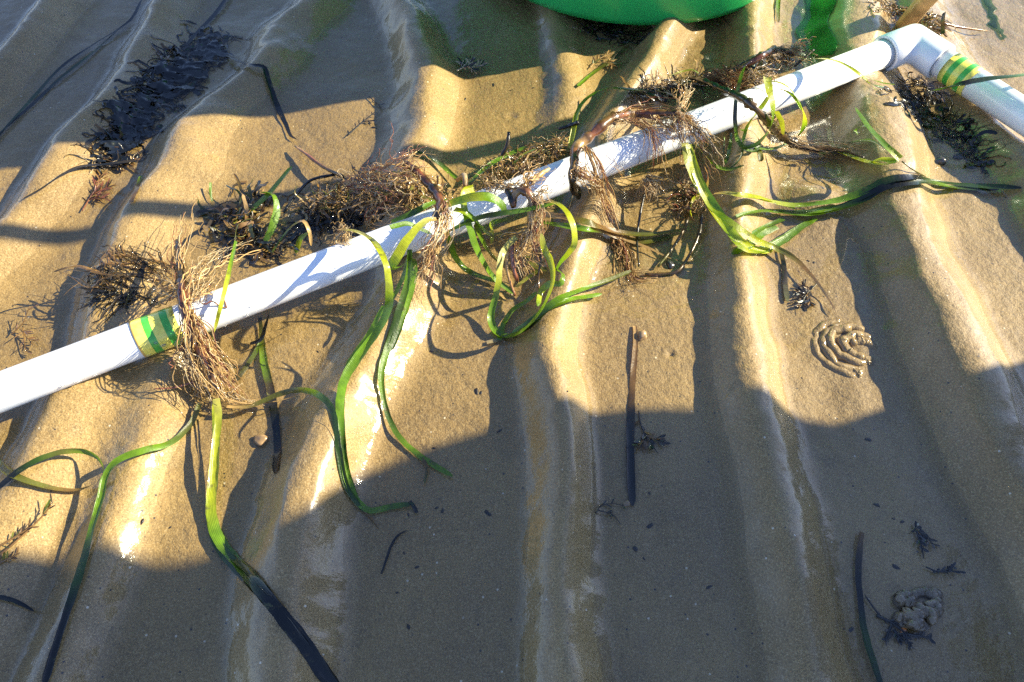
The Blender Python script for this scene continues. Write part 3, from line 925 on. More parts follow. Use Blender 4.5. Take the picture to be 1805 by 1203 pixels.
# 5b: olive leaves running off to the right from behind the tangle
p5b = empty('eelgrass_plant', at(1095, 410), 'brown and olive eelgrass shoot lying right of the tangle with tan roots fanning downwards', 'eelgrass')
leaf([(960,380,22),(1000,384,18),(1040,393,14),(1070,404,10),(1100,412,7),(1140,415,6),(1198,406,5)], (7,8,8,7,6,6), 'TBOBBOOO', p5b)
leaf([(955,392,18),(1000,400,14),(1035,405,12),(1068,410,8),(1100,420,4),(1135,426,3),(1184,417,2)], (6,7,7,8,6,6), 'GGGKBOO', p5b)
leaf([(1070,408,6),(1110,425,4),(1145,438,4),(1180,455,3),(1202,461,3)], (6,4,2,1), 'BTTB', p5b)
roots([[(1090,415,5),(1105,440,4),(1118,470,3),(1128,490,3)], [(1085,415,5),(1098,445,4),(1100,470,3)], [(1100,425,4),(1115,460,3),(1120,492,2),(1170,490,2)]], 44, 8, .55, 'TTBR', p5b, seed=12)
roots([[(1110,480,2),(1100,505,1),(1088,512,1)], [(1120,490,2),(1112,515,1),(1098,515,1)], [(1115,490,2),(1130,520,1),(1150,535,1)]], 9, 8, .3, 'B', p5b, seed=13)

# 6: plant with the jointed rhizome and the broad leaf on the right
p6 = empty('eelgrass_plant', at(1310, 438), 'large eelgrass plant with reddish rhizome over the pipe and broad leaves in the puddle', 'eelgrass', EP)
stem([(1203,206,54),(1180,200,54),(1150,202,50),(1120,200,46),(1095,205,42),(1072,213,40),(1052,230,42),(1030,248,48),(1016,262,52),(1012,288,54),(1009,315,48),(1013,340,26)], (3.4,3.8,4.2,4.2,4.0,3.6,3.0), 'RBRBRBRTRBKK', p6, nodes=11, rough=.25)
leaf([(1014,338,24),(1008,352,14),(1003,368,5)], (5,4), 'WW', p6, twist=(40,))
leaf([(1014,325,34),(1020,340,20),(1018,352,12)], (6,5), 'KK', p6, twist=(40,))
roots([[(1195,195,58),(1210,215,58),(1215,245,54),(1208,262,50)], [(1200,198,58),(1225,225,56),(1245,255,46),(1262,285,20)], [(1185,205,56),(1195,235,54),(1200,260,50)], [(1205,200,58),(1235,240,52),(1258,270,34),(1265,310,6)], [(1150,205,52),(1180,222,54),(1195,235,54)], [(1195,200,58),(1205,175,56),(1208,150,44)]],
      120, 8, .55, 'TTTTWWWTR', p6, seed=14, jit=2.6)
roots([[(1075,215,42),(1110,215,48),(1145,232,52),(1152,275,46),(1150,300,20),(1138,318,6)], [(1080,212,42),(1125,218,50),(1170,240,54),(1198,252,52)], [(1080,205,44),(1120,195,48),(1170,195,54),(1195,200,56)]], 44, 5, .5, 'TTRBT', p6, seed=15)
roots([[(1028,258,50),(1045,275,52),(1056,300,46),(1062,330,20),(1075,370,7),(1085,400,4)], [(1022,300,50),(1045,315,40),(1058,345,14),(1072,380,6),(1083,402,4)], [(1015,300,52),(1030,315,46),(1045,320,40)], [(1012,310,50),(1030,300,50),(1048,322,38)]], 80, 5, .55, 'TTTRW', p6, seed=16, jit=1.8)
roots([[(1050,250,44),(1085,290,46),(1095,315,16),(1070,335,4)], [(1160,245,54),(1172,290,18),(1180,320,4),(1205,325,4)], [(1140,310,6),(1115,335,4),(1098,350,3)]], 12, 4, .35, 'WT', p6, seed=17)
leaf([(1207,252,54),(1214,285,48),(1230,333,33),(1254,372,18),(1284,411,8),(1310,437,5),(1345,440,4),(1380,424,3),(1418,397,3),(1440,386,2)], (8,9,9.5,10,10,9,8,7), 'YLLLGLGGGG', p6, twist=(10,20,10,0))
leaf([(1213,255,54),(1227,312,40),(1252,362,24),(1292,395,14),(1330,423,8),(1366,438,6),(1397,454,6),(1432,487,7),(1460,527,4),(1475,553,3)], (7,8,8,7,6,3.5,1.6), 'LLLGLLOBMB', p6, twist=(0,-15,0))
leaf([(1216,262,52),(1238,325,34),(1270,375,18),(1300,420,8),(1335,441,4),(1362,441,3)], (5,7,7,6), 'LGGLL', p6, twist=(-25,))
leaf([(1222,250,52),(1243,275,36),(1262,294,12),(1285,300,4),(1312,292,4)], (6,7,6,4), 'LLGGD', p6, twist=(20,))
leaf([(1240,290,30),(1248,312,16),(1240,340,8),(1222,350,6),(1217,375,5),(1219,382,4)], (3,5,5,4), 'TRLLL', p6, twist=(50,))
leaf([(1370,400,2),(1345,412,2),(1318,436,2),(1290,448,2)], (6,7,6), 'GGG', p6)
leaf([(1382,386,2),(1360,395,2),(1330,412,2),(1320,424,2)], (6,6), 'GG', p6)
leaf([(1376,440,2),(1382,470,2),(1384,500,2),(1388,532,2)], (5,5,5,5), 'OMMO', p6)
leaf([(1257,343,10),(1275,341,14),(1300,344,14),(1342,348,12),(1370,358,9),(1402,369,6)], (4,7,7,6,5), 'TYLLLG', p6, twist=(0,10,0))
leaf([(1300,346,12),(1345,352,9),(1400,362,7),(1440,360,7),(1482,353,8),(1530,334,9),(1565,317,8),(1605,312,6),(1645,320,4),(1705,326,3),(1800,332,2)], (5,6,7,8,8,7.5,7,7,6), 'LLLGGDKKDDDK', p6)
leaf([(1298,382,3),(1330,374,4),(1372,372,5),(1425,378,5),(1475,369,6),(1525,350,7),(1562,328,7),(1612,321,5),(1690,331,3),(1760,334,2)], (4,6,6.5,7,7.5,8,7,6.5,6), 'GGGGDKKDGDK', p6)
leaf([(1350,372,3),(1400,374,4),(1440,372,5),(1490,362,6),(1540,338,7),(1580,318,7)], (5,6.5,7,6.5,5), 'GDGKKK', p6)

# 7: the bunch of loops
p7 = empty('eelgrass_plant', at(1330, 262), 'curly bunch of eelgrass leaves looping in rings over the pipe left of the corner', 'eelgrass', EP)
leaf([(1352,136,60),(1356,160,63),(1363,188,60),(1362,214,50),(1350,240,32),(1331,257,16),(1312,261,10),(1300,249,14),(1296,224,30),(1296,190,48),(1300,160,60),(1308,130,62),(1314,116,62)], (8,8,8,8,7,6,6,5,4.5,4.5,4.5,4,2), 'YLLGGDDGKKDGG', p7, twist=(0,20,30,10,0,20,30))
leaf([(1354,144,62),(1375,147,62),(1397,163,60),(1413,188,54),(1419,210,42),(1415,230,26),(1407,241,14)], (4,5.5,6,6,5,3), 'YLLLLGD', p7, twist=(20,40,30))
leaf([(1352,165,62),(1370,158,64),(1393,166,60),(1408,185,52),(1412,195,48)], (3,3,4,6), 'TOGG', p7, twist=(30,40))
leaf([(1354,172,58),(1340,192,48),(1323,215,30),(1313,235,14),(1309,252,8)], (4,5,5,4), 'LGLGG', p7, twist=(20,))
leaf([(1368,196,52),(1378,216,42),(1380,238,28),(1378,244,22)], (5,6,4,2), 'LLLL', p7, twist=(30,))
leaf([(1306,230,14),(1320,229,16),(1332,238,12),(1338,252,8),(1330,266,5),(1310,264,5)], (5,6,6,4), 'GGDDG', p7, twist=(40,10))
leaf([(1330,260,6),(1350,262,6),(1372,260,6),(1392,251,6)], (5,5,4,2), 'GGGG', p7)
leaf([(1290,235,14),(1286,262,8),(1279,285,4),(1273,292,3)], (4,5,4), 'DGD', p7, twist=(40,))
leaf([(1277,242,12),(1275,262,8),(1274,280,4),(1276,290,3)], (3.5,4,3), 'GDG', p7, twist=(50,))
leaf([(1338,262,2),(1340,272,2),(1342,285,2)], (6,6), 'OO', p7)
leaf([(1308,252,5),(1308,272,3),(1298,288,2),(1285,298,2),(1265,300,2)], (2.5,2,2), 'DDD', p7)
roots([[(1352,140,60),(1342,134,54),(1330,128,40)], [(1354,138,60),(1360,134,56),(1366,136,50)]], 24, 4, .5, 'TTB', p7, seed=18)

# 8: shoot with a cut end
p8 = empty('eelgrass_shoot', at(1580, 287), 'short lime eelgrass shoot bent back on itself with a cut end beside the puddle', 'eelgrass')
leaf([(1472,266,6),(1500,276,8),(1530,285,9),(1558,289,11),(1584,286,14)], (4,5,7,9,9), 'OLLLG', p8, twist=(0,10,30))
leaf([(1586,282,14),(1568,265,22),(1548,243,30),(1530,222,36),(1508,190,42)], (9,8,7,6,3), 'LGGGG', p8, twist=(20,10,0))
leaf([(1580,285,12),(1550,283,10),(1530,287,7)], (8,7,3), 'GLG', p8)
leaf([(1575,272,14),(1555,258,12),(1530,248,8),(1495,253,4)], (2,2.5,5,3), 'OOGD', p8)
leaf([(1530,223,30),(1520,222,28),(1508,230,18),(1512,238,14)], (3,5,6), 'GGG', p8, twist=(30,))
stem([(1590,285,6),(1610,300,3),(1632,312,2)], (.6,.5), 'O', p8, name='stem')

# 9: leaf over the pipe near the corner with its brown base
p9 = empty('eelgrass_plant', at(1400, 105), 'brown eelgrass base behind the pipe sending a yellow leaf over it near the corner', 'eelgrass', EP)
stem([(1300,128,10),(1318,115,14),(1335,103,18),(1352,94,20),(1372,88,20),(1400,95,22)], (2.2,3.0,3.2,2.8,2.2), 'KRRBM', p9, nodes=5, over=False)
roots([[(1360,90,20),(1380,85,24),(1400,95,22),(1420,105,20)], [(1380,88,22),(1385,102,14),(1372,115,8)], [(1395,95,24),(1405,80,20),(1420,78,12)], [(1350,98,18),(1372,112,10),(1390,112,6)]], 110, 10, .5, 'BBTMR', p9, seed=19, over=False)
leaf([(1402,100,34),(1425,104,46),(1452,104,54),(1480,111,56),(1508,127,52),(1528,144,34),(1546,160,6)], (5,6,6.5,6.5,6,5), 'TOYLLLG', p9, twist=(0,15,10))
leaf([(1520,136,44),(1538,141,34),(1556,147,24),(1576,150,16)], (4,6,6,5), 'LGGG', p9, twist=(20,))
leaf([(1526,142,38),(1542,151,22),(1558,154,14)], (5,6,4), 'WGG', p9, twist=(10,))
stem([(1400,118,20),(1418,102,28),(1435,88,32)], (1.1,1.3,.9), 'KMM', p9, name='stem')

# ------------------------------------------------------------------ the dark branch across the pipe
br = empty('branch', at(1460, 262), 'dark mossy branch lying across the pipe under the curly leaves', 'branch')
stem([(1216,136,24),(1240,143,40),(1270,157,56),(1304,172,62),(1330,190,58),(1352,213,44),(1374,236,26),(1396,251,12),(1420,262,8),(1460,262,6),(1492,268,5),(1522,279,4)], (2.0,2.6,2.8,3.0,3.4,3.2,3.0,3.2,2.8,1.4), 'KKKKMBMBMMBM', br, name='limb', nodes=14, rough=.3)
roots([[(1385,240,18),(1410,258,12),(1450,262,10),(1490,268,8),(1525,280,5)], [(1350,212,42),(1365,222,30),(1372,238,22)]], 70, 5, .4, 'BBMT', br, name='moss', seed=21, jit=2.2)

# ------------------------------------------------------------------ loose leaves
def L1(label, pts, w, cols, twist=(0,), over=True, gap=.001, group=None):
    return leaf(pts, w, cols, None, twist, 'eelgrass_leaf', label, 'leaf', group, over, gap=gap)
L1('green leaf arching behind the pipe from a bright lime base', [(1004,262,22),(1012,228,28),(1018,200,30),(1030,178,28),(1052,162,24),(1082,156,20),(1112,159,16),(1145,160,10)], (5,6,6,6,6,5,4), 'LLGGGDDD', (10,20,0))
L1('dark green leaf crossing the short arm of the pipe at the right edge', [(1636,162,14),(1662,157,36),(1690,150,48),(1742,139,48),(1805,132,46),(1880,124,40)], (3,6,7,6.5,6,5), 'GDKDGGG')
L1('short brown and green leaf at the top edge beside the green sheet', [(1374,-20,3),(1371,10,3),(1372,40,3)], (5,6,5), 'GGB')
L1('olive leaf lying in the shadow edge behind the pipe under the tub', [(1020,152,3),(1042,133,4),(1062,117,4),(1088,98,3),(1108,80,3)], (5,6,5,4), 'GGOMB')
L1('wide green leaf leaning up behind the left part of the pipe', [(424,388,5),(445,368,12),(470,345,18),(492,320,24),(515,294,30)], (5,7,8,7,5), 'GGGGG', (15,))
L1('glossy green leaf hanging down beside the wide green leaf', [(462,340,18),(480,343,22),(488,365,16),(482,395,10),(468,425,5),(455,450,3)], (5,7,8,7,5), 'GGGGDD', (40,10))
L1('narrow green leaf standing up near the small brown clump', [(371,322,8),(371,340,6),(374,356,3)], (2.5,3,2), 'GGG', (20,))
L1('olive hooked leaf with a tan tip behind the pipe', [(478,448,4),(500,415,12),(518,396,20),(535,390,24),(545,408,20),(549,434,10)], (2,3,4,4,3), 'OGOTTT', (10,30))
L1('small lime leaf curled down beside the hooked leaf', [(543,411,22),(531,420,18),(525,436,10),(521,446,5)], (3,5,5,4), 'LGLG', (30,))
L1('dark green leaf curving down to the pipe right of the brown clump', [(722,264,4),(745,272,5),(772,288,6),(798,309,6),(815,321,6)], (3,6,6.5,6,4), 'KDDGD')
L1('speckled green leaf slanting up behind the middle of the pipe', [(828,326,10),(845,308,12),(868,288,12),(895,273,12),(930,258,10)], (6,7,6,5), 'DGGGD', (10,))
L1('thin green leaf under the brown weed near the middle of the pipe', [(905,290,12),(925,272,16),(945,262,18)], (3,4,3), 'GLG', (15,))
L1('green leaf lying along the back of the pipe below the brown clump', [(690,392,26),(725,378,28),(760,360,30),(790,350,32)], (5,7,6,5), 'GDGG')
L1('dark leaf bent like an elbow at the end of the seaweed mat', [(400,97,5),(430,112,5),(447,116,6),(464,119,6),(474,145,5),(488,185,4),(505,222,3),(513,240,3),(523,246,3)], (5,5,5,6.5,6.5,6.5,5,2), 'KKKKKKKKM')
L1('long dark leaf along the shaded upper left, the one nearer the corner', [(-20,262,2),(0,238,2),(60,170,2),(110,118,3),(170,75,3),(228,38,3),(250,0,3)], (3,4,4,4,3), 'KDKKK')
L1('long dark leaf along the shaded upper left, crossing its neighbour', [(-10,245,2),(50,190,2),(105,140,2),(160,96,2),(214,48,3),(232,36,3)], (3,4,4,3), 'KKDK')
L1('dark leaf running from the seaweed mat up to the top edge', [(332,76,3),(352,52,3),(378,26,3),(405,-10,3)], (4,5,5), 'KKK')
L1('short dark sliver at the far edge of the seaweed mat', [(318,37,3),(332,38,3),(348,44,3)], (2,4,2), 'KKK')
L1('thin dark leaf across the crest left of the seaweed mat', [(163,178,3),(195,180,3),(230,172,3)], (1.5,2.5,2), 'KKK')
L1('dark twisted leaf trailing left from the end of the seaweed mat', [(42,350,3),(75,332,4),(110,308,5),(140,294,5),(180,290,6),(240,283,5)], (2,3,4,5,4), 'MKMKM')
L1('short brown and green leaf lying flat left of the thin shadow', [(230,357,2),(240,335,2),(250,310,2)], (5,5,5), 'BMG')
L1('black strap leaf lying on the sand under the left part of the pipe', [(458,560,3),(461,590,2),(466,640,2),(477,690,2),(485,740,2),(489,790,2),(486,836,2)], (4,6,7,7,7,6), 'KOGMKKKK', over=False)
L1('thin olive leaf forking left from the black strap leaf', [(459,606,2),(445,630,2),(430,652,2),(415,674,2)], (4,4.5,4), 'GOM', over=False)
L1('dark leaf stub standing under the pipe above the black strap leaf', [(440,608,3),(460,600,6),(468,575,14),(474,553,20)], (5,8,5,2), 'KKKK', (30,), over=False)
L1('straight brown to black strap leaf under the water in the middle trough', [(1119,575,1),(1120,600,1.5),(1117,650,1.5),(1113,710,1.5),(1111,780,1.5),(1112,840,1.5),(1115,892,1.5)], (4,5,6,7,7,6.5,6), 'TBBMKKK')
L1('dark bluish strap leaf along the water line at the bottom right', [(1519,938,3),(1515,975,3),(1513,1015,3),(1517,1060,3),(1521,1100,3),(1530,1140,3),(1545,1185,3),(1556,1220,3)], (4,5,5,5,5,4), 'BMKKDDK')
L1('short black leaf tip at the lower left edge', [(-12,1052,3),(10,1055,3),(35,1064,3),(60,1078,3)], (3.5,3.5,3,1.5), 'KKKK')
L1('olive leaf curled into an open ring on the sand at the left edge', [(-15,802,5),(0,818,4),(28,841,3),(75,857,3),(125,864,3),(160,856,4),(182,836,7),(177,812,9),(150,796,9),(110,797,8),(65,812,6),(25,836,4),(-12,868,3)], (5,5.5,5.5,5.5,5,4,4.5,4.5,4.5,5,5), 'GOOOOBOGGODKK', (0,0,30,60,30,0))
L1('thin dark leaf bent over in the sand below the middle tangle', [(672,1012,2),(680,990,2),(690,962,2),(702,944,2),(718,935,2)], (1.6,2,2,2,1), 'KKKKM')
L1('short dark leaf at the end of the long arched shoot', [(722,884,3),(728,892,3),(735,905,2)], (3,3.5), 'KK')

# ------------------------------------------------------------------ weed
def mat_surface(left, right, name, parent, n=110, m=46):
    l = catmull(np.array([[x, y, 0] for x, y in left], float), n); r = catmull(np.array([[x, y, 0] for x, y in right], float), n)
    P0 = np.array([[P(*(l[i] + (r[i]-l[i])*j/(m-1))[:2], .002) for j in range(m)] for i in range(n)])
    X, Y = P0[..., 0], P0[..., 1]
    edge = np.minimum(np.linspace(0, 1, m), np.linspace(1, 0, m))[None, :]*np.ones((n, 1))
    wv = vnoise(X*60 + .8*vnoise(X*200, Y*200, 3), Y*190, 7) + .6*vnoise(X*150, Y*420, 8)
    P0[..., 2] += .0022*wv*np.minimum(edge*8, 1) + .0025*np.minimum(edge*4, 1) - .002*(edge < .02)
    keep = (vnoise(X*95, Y*170, 9) + .5*vnoise(X*240, Y*300, 19) + 1.1*np.minimum(edge*3, 1) > .72)
    i = np.arange(n*m).reshape(n, m)
    fs = [tuple(int(q) for q in (i[a, b], i[a, b+1], i[a+1, b+1], i[a+1, b])) for a in range(n-1) for b in range(m-1) if keep[a, b]]
    col = np.array(C_['K'])*(1 + .5*vnoise(X.ravel()*90, Y.ravel()*90, 10))[:, None]
    return mesh_obj(name, P0.reshape(-1, 3), fs, M_WEED, parent, col)
def clump(name, label, base, cat='seaweed', group=None): return empty(name, at(*base), label, cat, group)
c = clump('seaweed_clump', 'bushy brown seaweed clump heaped behind the pipe left of the middle', (650, 350))
weed([(545,365,14),(590,350,30),(640,345,46),(690,325,44),(735,340,38),(775,350,16)], 760, hmax=28, length=(9,28), cols='BBMTTTBOMB', ribbon_share=.32, w=(.8,2.4), r=.34, seed=31, parent=c, curl=.6, flat=.1)
roots([[(640,310,30),(690,300,36),(730,290,34)], [(600,330,24),(650,320,34),(690,340,34)], [(700,300,34),(715,285,36),(728,272,34)], [(640,400,14),(660,370,26),(700,360,30)]], 80, 14, .5, 'TTWRP', c, name='runners', seed=32, over=False, jit=3.5)
stem([(520,258,6),(540,272,8),(560,288,10),(580,300,12),(605,312,16)], (1.0,1.6,1.8,1.5), 'TRBM', c, name='stalk', over=False)
stem([(500,375,5),(525,340,8),(548,318,8),(590,308,10)], (1.0,1.4,1.4), 'KKK', c, name='stalk', over=False)
c = clump('seaweed_clump', 'dark feathery seaweed fanning out left of the root beard', (240, 480))
weed([(185,500,24),(225,480,36),(270,470,34),(300,490,24)], 110, hmax=13, length=(18,45), cols='BMMKMB', ribbon_share=.5, w=(.8,2.2), r=.35, seed=33, parent=c, direction=math.pi*.93, curl=.25, flat=.4)
weed([(175,520,16),(220,515,28),(270,520,24)], 60, hmax=8, length=(15,35), cols='KMK', ribbon_share=.5, w=(1,2.2), seed=34, parent=c, direction=math.pi*1.1, curl=.3, flat=.5, names=('lower_stems', 'lower_fronds'))
c = clump('seaweed_clump', 'small glossy brown seaweed clump behind the pipe beside the wide green leaf', (420, 380))
weed([(385,400,16),(400,365,26),(430,370,34),(455,360,24),(425,410,24)], 125, hmax=18, length=(14,34), cols='BMMKOT', ribbon_share=.65, w=(2,4.5), seed=35, parent=c, curl=.4, flat=.2)
weed([(400,440,16),(440,425,24),(490,440,24)], 80, hmax=10, length=(12,30), cols='KKMB', ribbon_share=.5, w=(1.5,4), seed=36, parent=c, flat=.3, names=('lower_stems', 'lower_fronds'))
c = clump('seaweed_clump', 'dark weed strewn on the sand in the shade behind the left of the pipe', (580, 400))
weed([(490,425,18),(540,395,22),(600,385,28),(660,375,24)], 100, hmax=6, length=(14,34), cols='KKKM', ribbon_share=.5, w=(1.5,4), seed=37, parent=c, flat=.5)
c = clump('seaweed_clump', 'gingery weed tuft on top of the middle of the pipe with dark stubs', (930, 285))
weed([(850,310,14),(890,295,22),(935,280,28),(975,260,26),(1000,250,16)], 420, hmax=24, length=(8,22), cols='BTTTBOM', ribbon_share=.3, w=(.8,2.2), r=.34, seed=38, parent=c, curl=.6, flat=.1)
stem([(878,282,8),(893,260,18),(897,233,26)], (1.8,2.2,1.6), 'KMK', c, name='stub', over=False)
stem([(985,228,26),(1003,222,28),(1020,216,30)], (1.4,2.2,2.0), 'KKK', c, name='stub', over=False)
stem([(806,318,6),(818,310,14),(820,330,14)], (2.2,2.6,2.0), 'TWB', c, name='stub', over=False)
c = clump('seaweed_clump', 'tan weed tuft caught on the pipe just right of the middle tangle', (930, 325))
roots([[(880,330,56),(905,325,60),(930,310,60)], [(925,330,60),(935,310,62),(960,300,58)], [(885,320,54),(870,330,54),(850,320,40)]], 60, 7, .55, 'TTWB', c, name='fibres', seed=39, jit=2.6)
stem([(938,325,58),(950,310,60),(968,298,58)], (1.5,2.0,1.6), 'WTW', c, name='stub')
stem([(893,335,56),(900,350,56),(905,366,50)], (2.0,2.4,2.0), 'KKK', c, name='stub')
c = clump('seaweed_clump', 'long dark seaweed bundle stretched behind the right part of the pipe', (1200, 150))
weed([(1108,166,6),(1150,158,12),(1200,148,14),(1250,142,14),(1300,138,18),(1340,132,12)], 420, hmax=14, length=(10,30), cols='KKMMBT', ribbon_share=.45, w=(.9,2.8), r=.38, seed=41, parent=c, direction=.25, curl=.4, flat=.4)
roots([[(1230,140,16),(1270,135,20),(1310,138,20),(1345,130,24)], [(1260,130,16),(1290,150,14),(1300,165,10)]], 70, 8, .5, 'TBBRT', c, name='runners', seed=42, over=False, jit=3)
leaf([(1180,134,10),(1205,126,14),(1222,124,16),(1232,130,14)], (1.5,2.5,2), 'OLG', c, over=False)
c = clump('seaweed_clump', 'small brown weed heap standing in the puddle under the broad leaf', (1215, 350))
weed([(1212,330,12),(1212,350,14),(1208,372,16)], 90, hmax=14, length=(8,22), cols='RBBTM', ribbon_share=.3, w=(1,2.4), seed=43, parent=c, flat=.2)
roots([[(1235,345,10),(1240,360,8),(1232,380,4)], [(1210,330,14),(1218,315,18),(1225,305,20)]], 24, 7, .4, 'TBW', c, name='fibres', seed=44)
c = clump('seaweed_mat', 'black seaweed mat sunk in the shaded trough at the upper left', (270, 190), 'seaweed')
MAT_L = [(352,50),(335,78),(312,98),(268,112),(262,140),(232,160),(228,178),(180,182),(182,210),(168,240),(160,268),(155,292)]
MAT_R = [(372,48),(398,62),(412,88),(400,112),(372,140),(352,165),(318,170),(302,195),(290,215),(272,240),(275,262),(240,288)]
mat_surface(MAT_L, MAT_R, 'mat', c)
weed([(190,265,40),(215,235,46),(250,190,50),(300,140,54),(350,100,50),(375,75,36)], 520, hmax=5, length=(10,36), cols='KKKKMKB', ribbon_share=.75, w=(.9,4.6), r=.4, seed=45, parent=c, curl=.75, flat=.88)
weed([(165,292,8),(200,282,14),(235,285,12)], 60, hmax=6, length=(12,26), cols='MWBK', ribbon_share=.3, w=(1,2), seed=46, parent=c, curl=.5, flat=.5, names=('edge_stems', 'edge_fronds'))
c = clump('seaweed_clump', 'black rotting weed, partly painted shade, in the puddle inside the pipe corner', (1630, 210))
weed([(1585,165,20),(1620,190,30),(1660,215,34),(1700,250,26),(1735,290,16)], 230, hmax=2.5, length=(8,30), cols='KKM', ribbon_share=.6, w=(1,5), r=.4, seed=47, parent=c, curl=.6, flat=.92)  # real weed, thickened with black ribbons that paint in the pipe's shadow
weed([(1600,150,20),(1650,160,20)], 50, hmax=14, length=(10,24), cols='KMB', ribbon_share=.3, seed=48, parent=c, flat=.4, names=('upper_stems', 'upper_fronds'))
c = clump('seaweed_clump', 'brown bristly weed lying beside the bamboo cane at the top right', (1580, 20))
weed([(1540,10,10),(1575,20,16),(1620,25,18),(1660,45,20)], 130, hmax=8, length=(10,26), cols='BMTB', ribbon_share=.3, w=(1,2.4), seed=49, parent=c, flat=.5)
stem([(1655,40,6),(1690,48,5),(1740,55,4)], (1.0,1.2,.7), 'BRT', c, name='stalk', over=False)
leaf([(1662,60,12),(1662,40,16),(1665,22,16)], (5,6,4), 'KMK', c, (60,), 'frond', over=False)
c = clump('seaweed_clump', 'dark wet weed below the front edge of the green tub', (1090, 60))
weed([(1050,50,18),(1085,55,24),(1110,70,16)], 90, hmax=6, length=(10,24), cols='KKM', ribbon_share=.4, w=(1,3), seed=50, parent=c, flat=.6)

sprig([[(145,372,3),(158,350,3),(170,330,3),(178,310,3)], [(158,352,3),(185,348,3)], [(160,345,3),(190,330,3)]], 'RMRB', .6, 1.5, seed=51, leafy=22, ll=9, name='seaweed_frond', label='small reddish feathery frond on the lit sand at the left')
sprig([[(1440,500,2),(1425,515,2),(1405,530,2)], [(1425,515,2),(1415,505,2)], [(1425,518,2),(1430,540,2)], [(1425,515,2),(1405,515,2)], [(1420,520,2),(1412,540,2)]], 'MKB', .6, 1.8, seed=52, leafy=14, ll=6, name='seaweed_frond', label='small round dark frond above the coiled worm cast')
sprig([[(1126,725,2),(1130,750,2),(1140,770,2),(1160,800,2)], [(1138,765,2),(1155,775,2),(1168,782,2)], [(1135,762,2),(1130,790,2)]], 'MBK', .7, 2.4, seed=53, leafy=10, ll=7, name='seaweed_frond', label='small forked dark frond beside the straight strap leaf')
sprig([[(-10,985,3),(20,962,4),(50,935,5),(75,910,8),(92,888,12)], [(-10,968,3),(25,948,4),(60,925,6)], [(-5,995,2),(35,975,2)]], 'BMOBM', .9, 1.1, seed=54, leafy=10, ll=6, name='seaweed_frond', label='thin brown frond with a green tip at the lower left edge')
leaf([(76,905,8),(84,892,11),(90,880,14)], (2,4,2), 'GLG', bpy.data.objects['seaweed_frond.003'], (20,), 'green_tip')
sprig([[(1040,120,3),(1055,105,3),(1075,95,3)], [(1060,110,3),(1090,112,3)], [(1070,100,3),(1080,118,3)]], 'TBO', .6, 1.4, seed=55, leafy=16, ll=8, name='seaweed_frond', label='tan branching frond beside the olive leaf behind the pipe')
sprig([[(612,240,2),(640,215,2),(672,190,2)], [(640,215,2),(660,212,2)], [(650,170,2),(672,190,2)]], 'KMB', .5, 1.0, seed=56, leafy=8, ll=6, name='seaweed_frond', label='thin dark sprig on the lit sand above the brown clump')
sprig([[(805,125,4),(825,118,8),(840,130,5)], [(825,118,8),(830,105,6)], [(820,122,8),(815,110,5)], [(826,120,8),(850,115,3)]], 'WMWK', .8, 1.5, seed=57, leafy=18, ll=8, name='seaweed_frond', label='pale curly tuft at the edge of the tub shadow')
sprig([[(1050,905,2),(1060,892,2),(1080,888,2),(1100,892,2)], [(1055,900,2),(1080,908,2),(1095,925,2)]], 'MMK', .5, 1.0, seed=58, leafy=4, ll=4, name='seaweed_frond', label='thin curved sprig at the lower end of the straight strap leaf')
sprig([[(1608,938,2),(1618,930,2),(1632,945,2),(1645,960,2)], [(1615,935,2),(1625,965,2),(1628,985,2)], [(1620,935,2),(1635,955,2)]], 'KMK', .7, 2.0, seed=59, leafy=8, ll=5, name='seaweed_frond', label='dark forked scrap of weed under the water above the worm mound')
sprig([[(1632,1000,2),(1655,1008,2),(1690,1007,2)], [(1660,1008,2),(1680,1000,2)]], 'KK', .6, 1.8, seed=60, leafy=9, ll=4, name='seaweed_frond', label='black straggling scrap of weed just above the worm mound')
sprig([[(1268,22,3),(1278,35,3),(1287,46,3)], [(1272,30,3),(1268,44,3)]], 'KO', .5, 1.0, seed=61, leafy=4, ll=5, name='seaweed_frond', label='thin dark sprig on the sand right below the tub edge')
sprig([[(20,590,3),(40,570,8),(52,540,14)], [(40,575,6),(45,620,3)], [(35,580,5),(60,610,3)]], 'BRM', .5, .9, seed=62, leafy=10, ll=8, name='seaweed_frond', label='wiry brown sprig on the sand behind the left end of the pipe')
sprig([[(1545,1085,2),(1575,1100,2),(1600,1120,2)], [(1570,1105,2),(1560,1130,2)], [(1590,1115,2),(1605,1140,2)], [(1600,1118,2),(1640,1125,2)], [(1575,1110,2),(1590,1130,2)]], 'KM', 1.1, 1.5, seed=63, leafy=12, ll=4, name='seaweed_frond', label='black weed in the water at the foot of the worm mound')
stem([(1525,1050,3),(1545,1078,2),(1565,1098,2)], (.5,.6,.5), 'KK', None, 'twig', label='thin dark twig between the strap leaf and the worm mound', over=False)

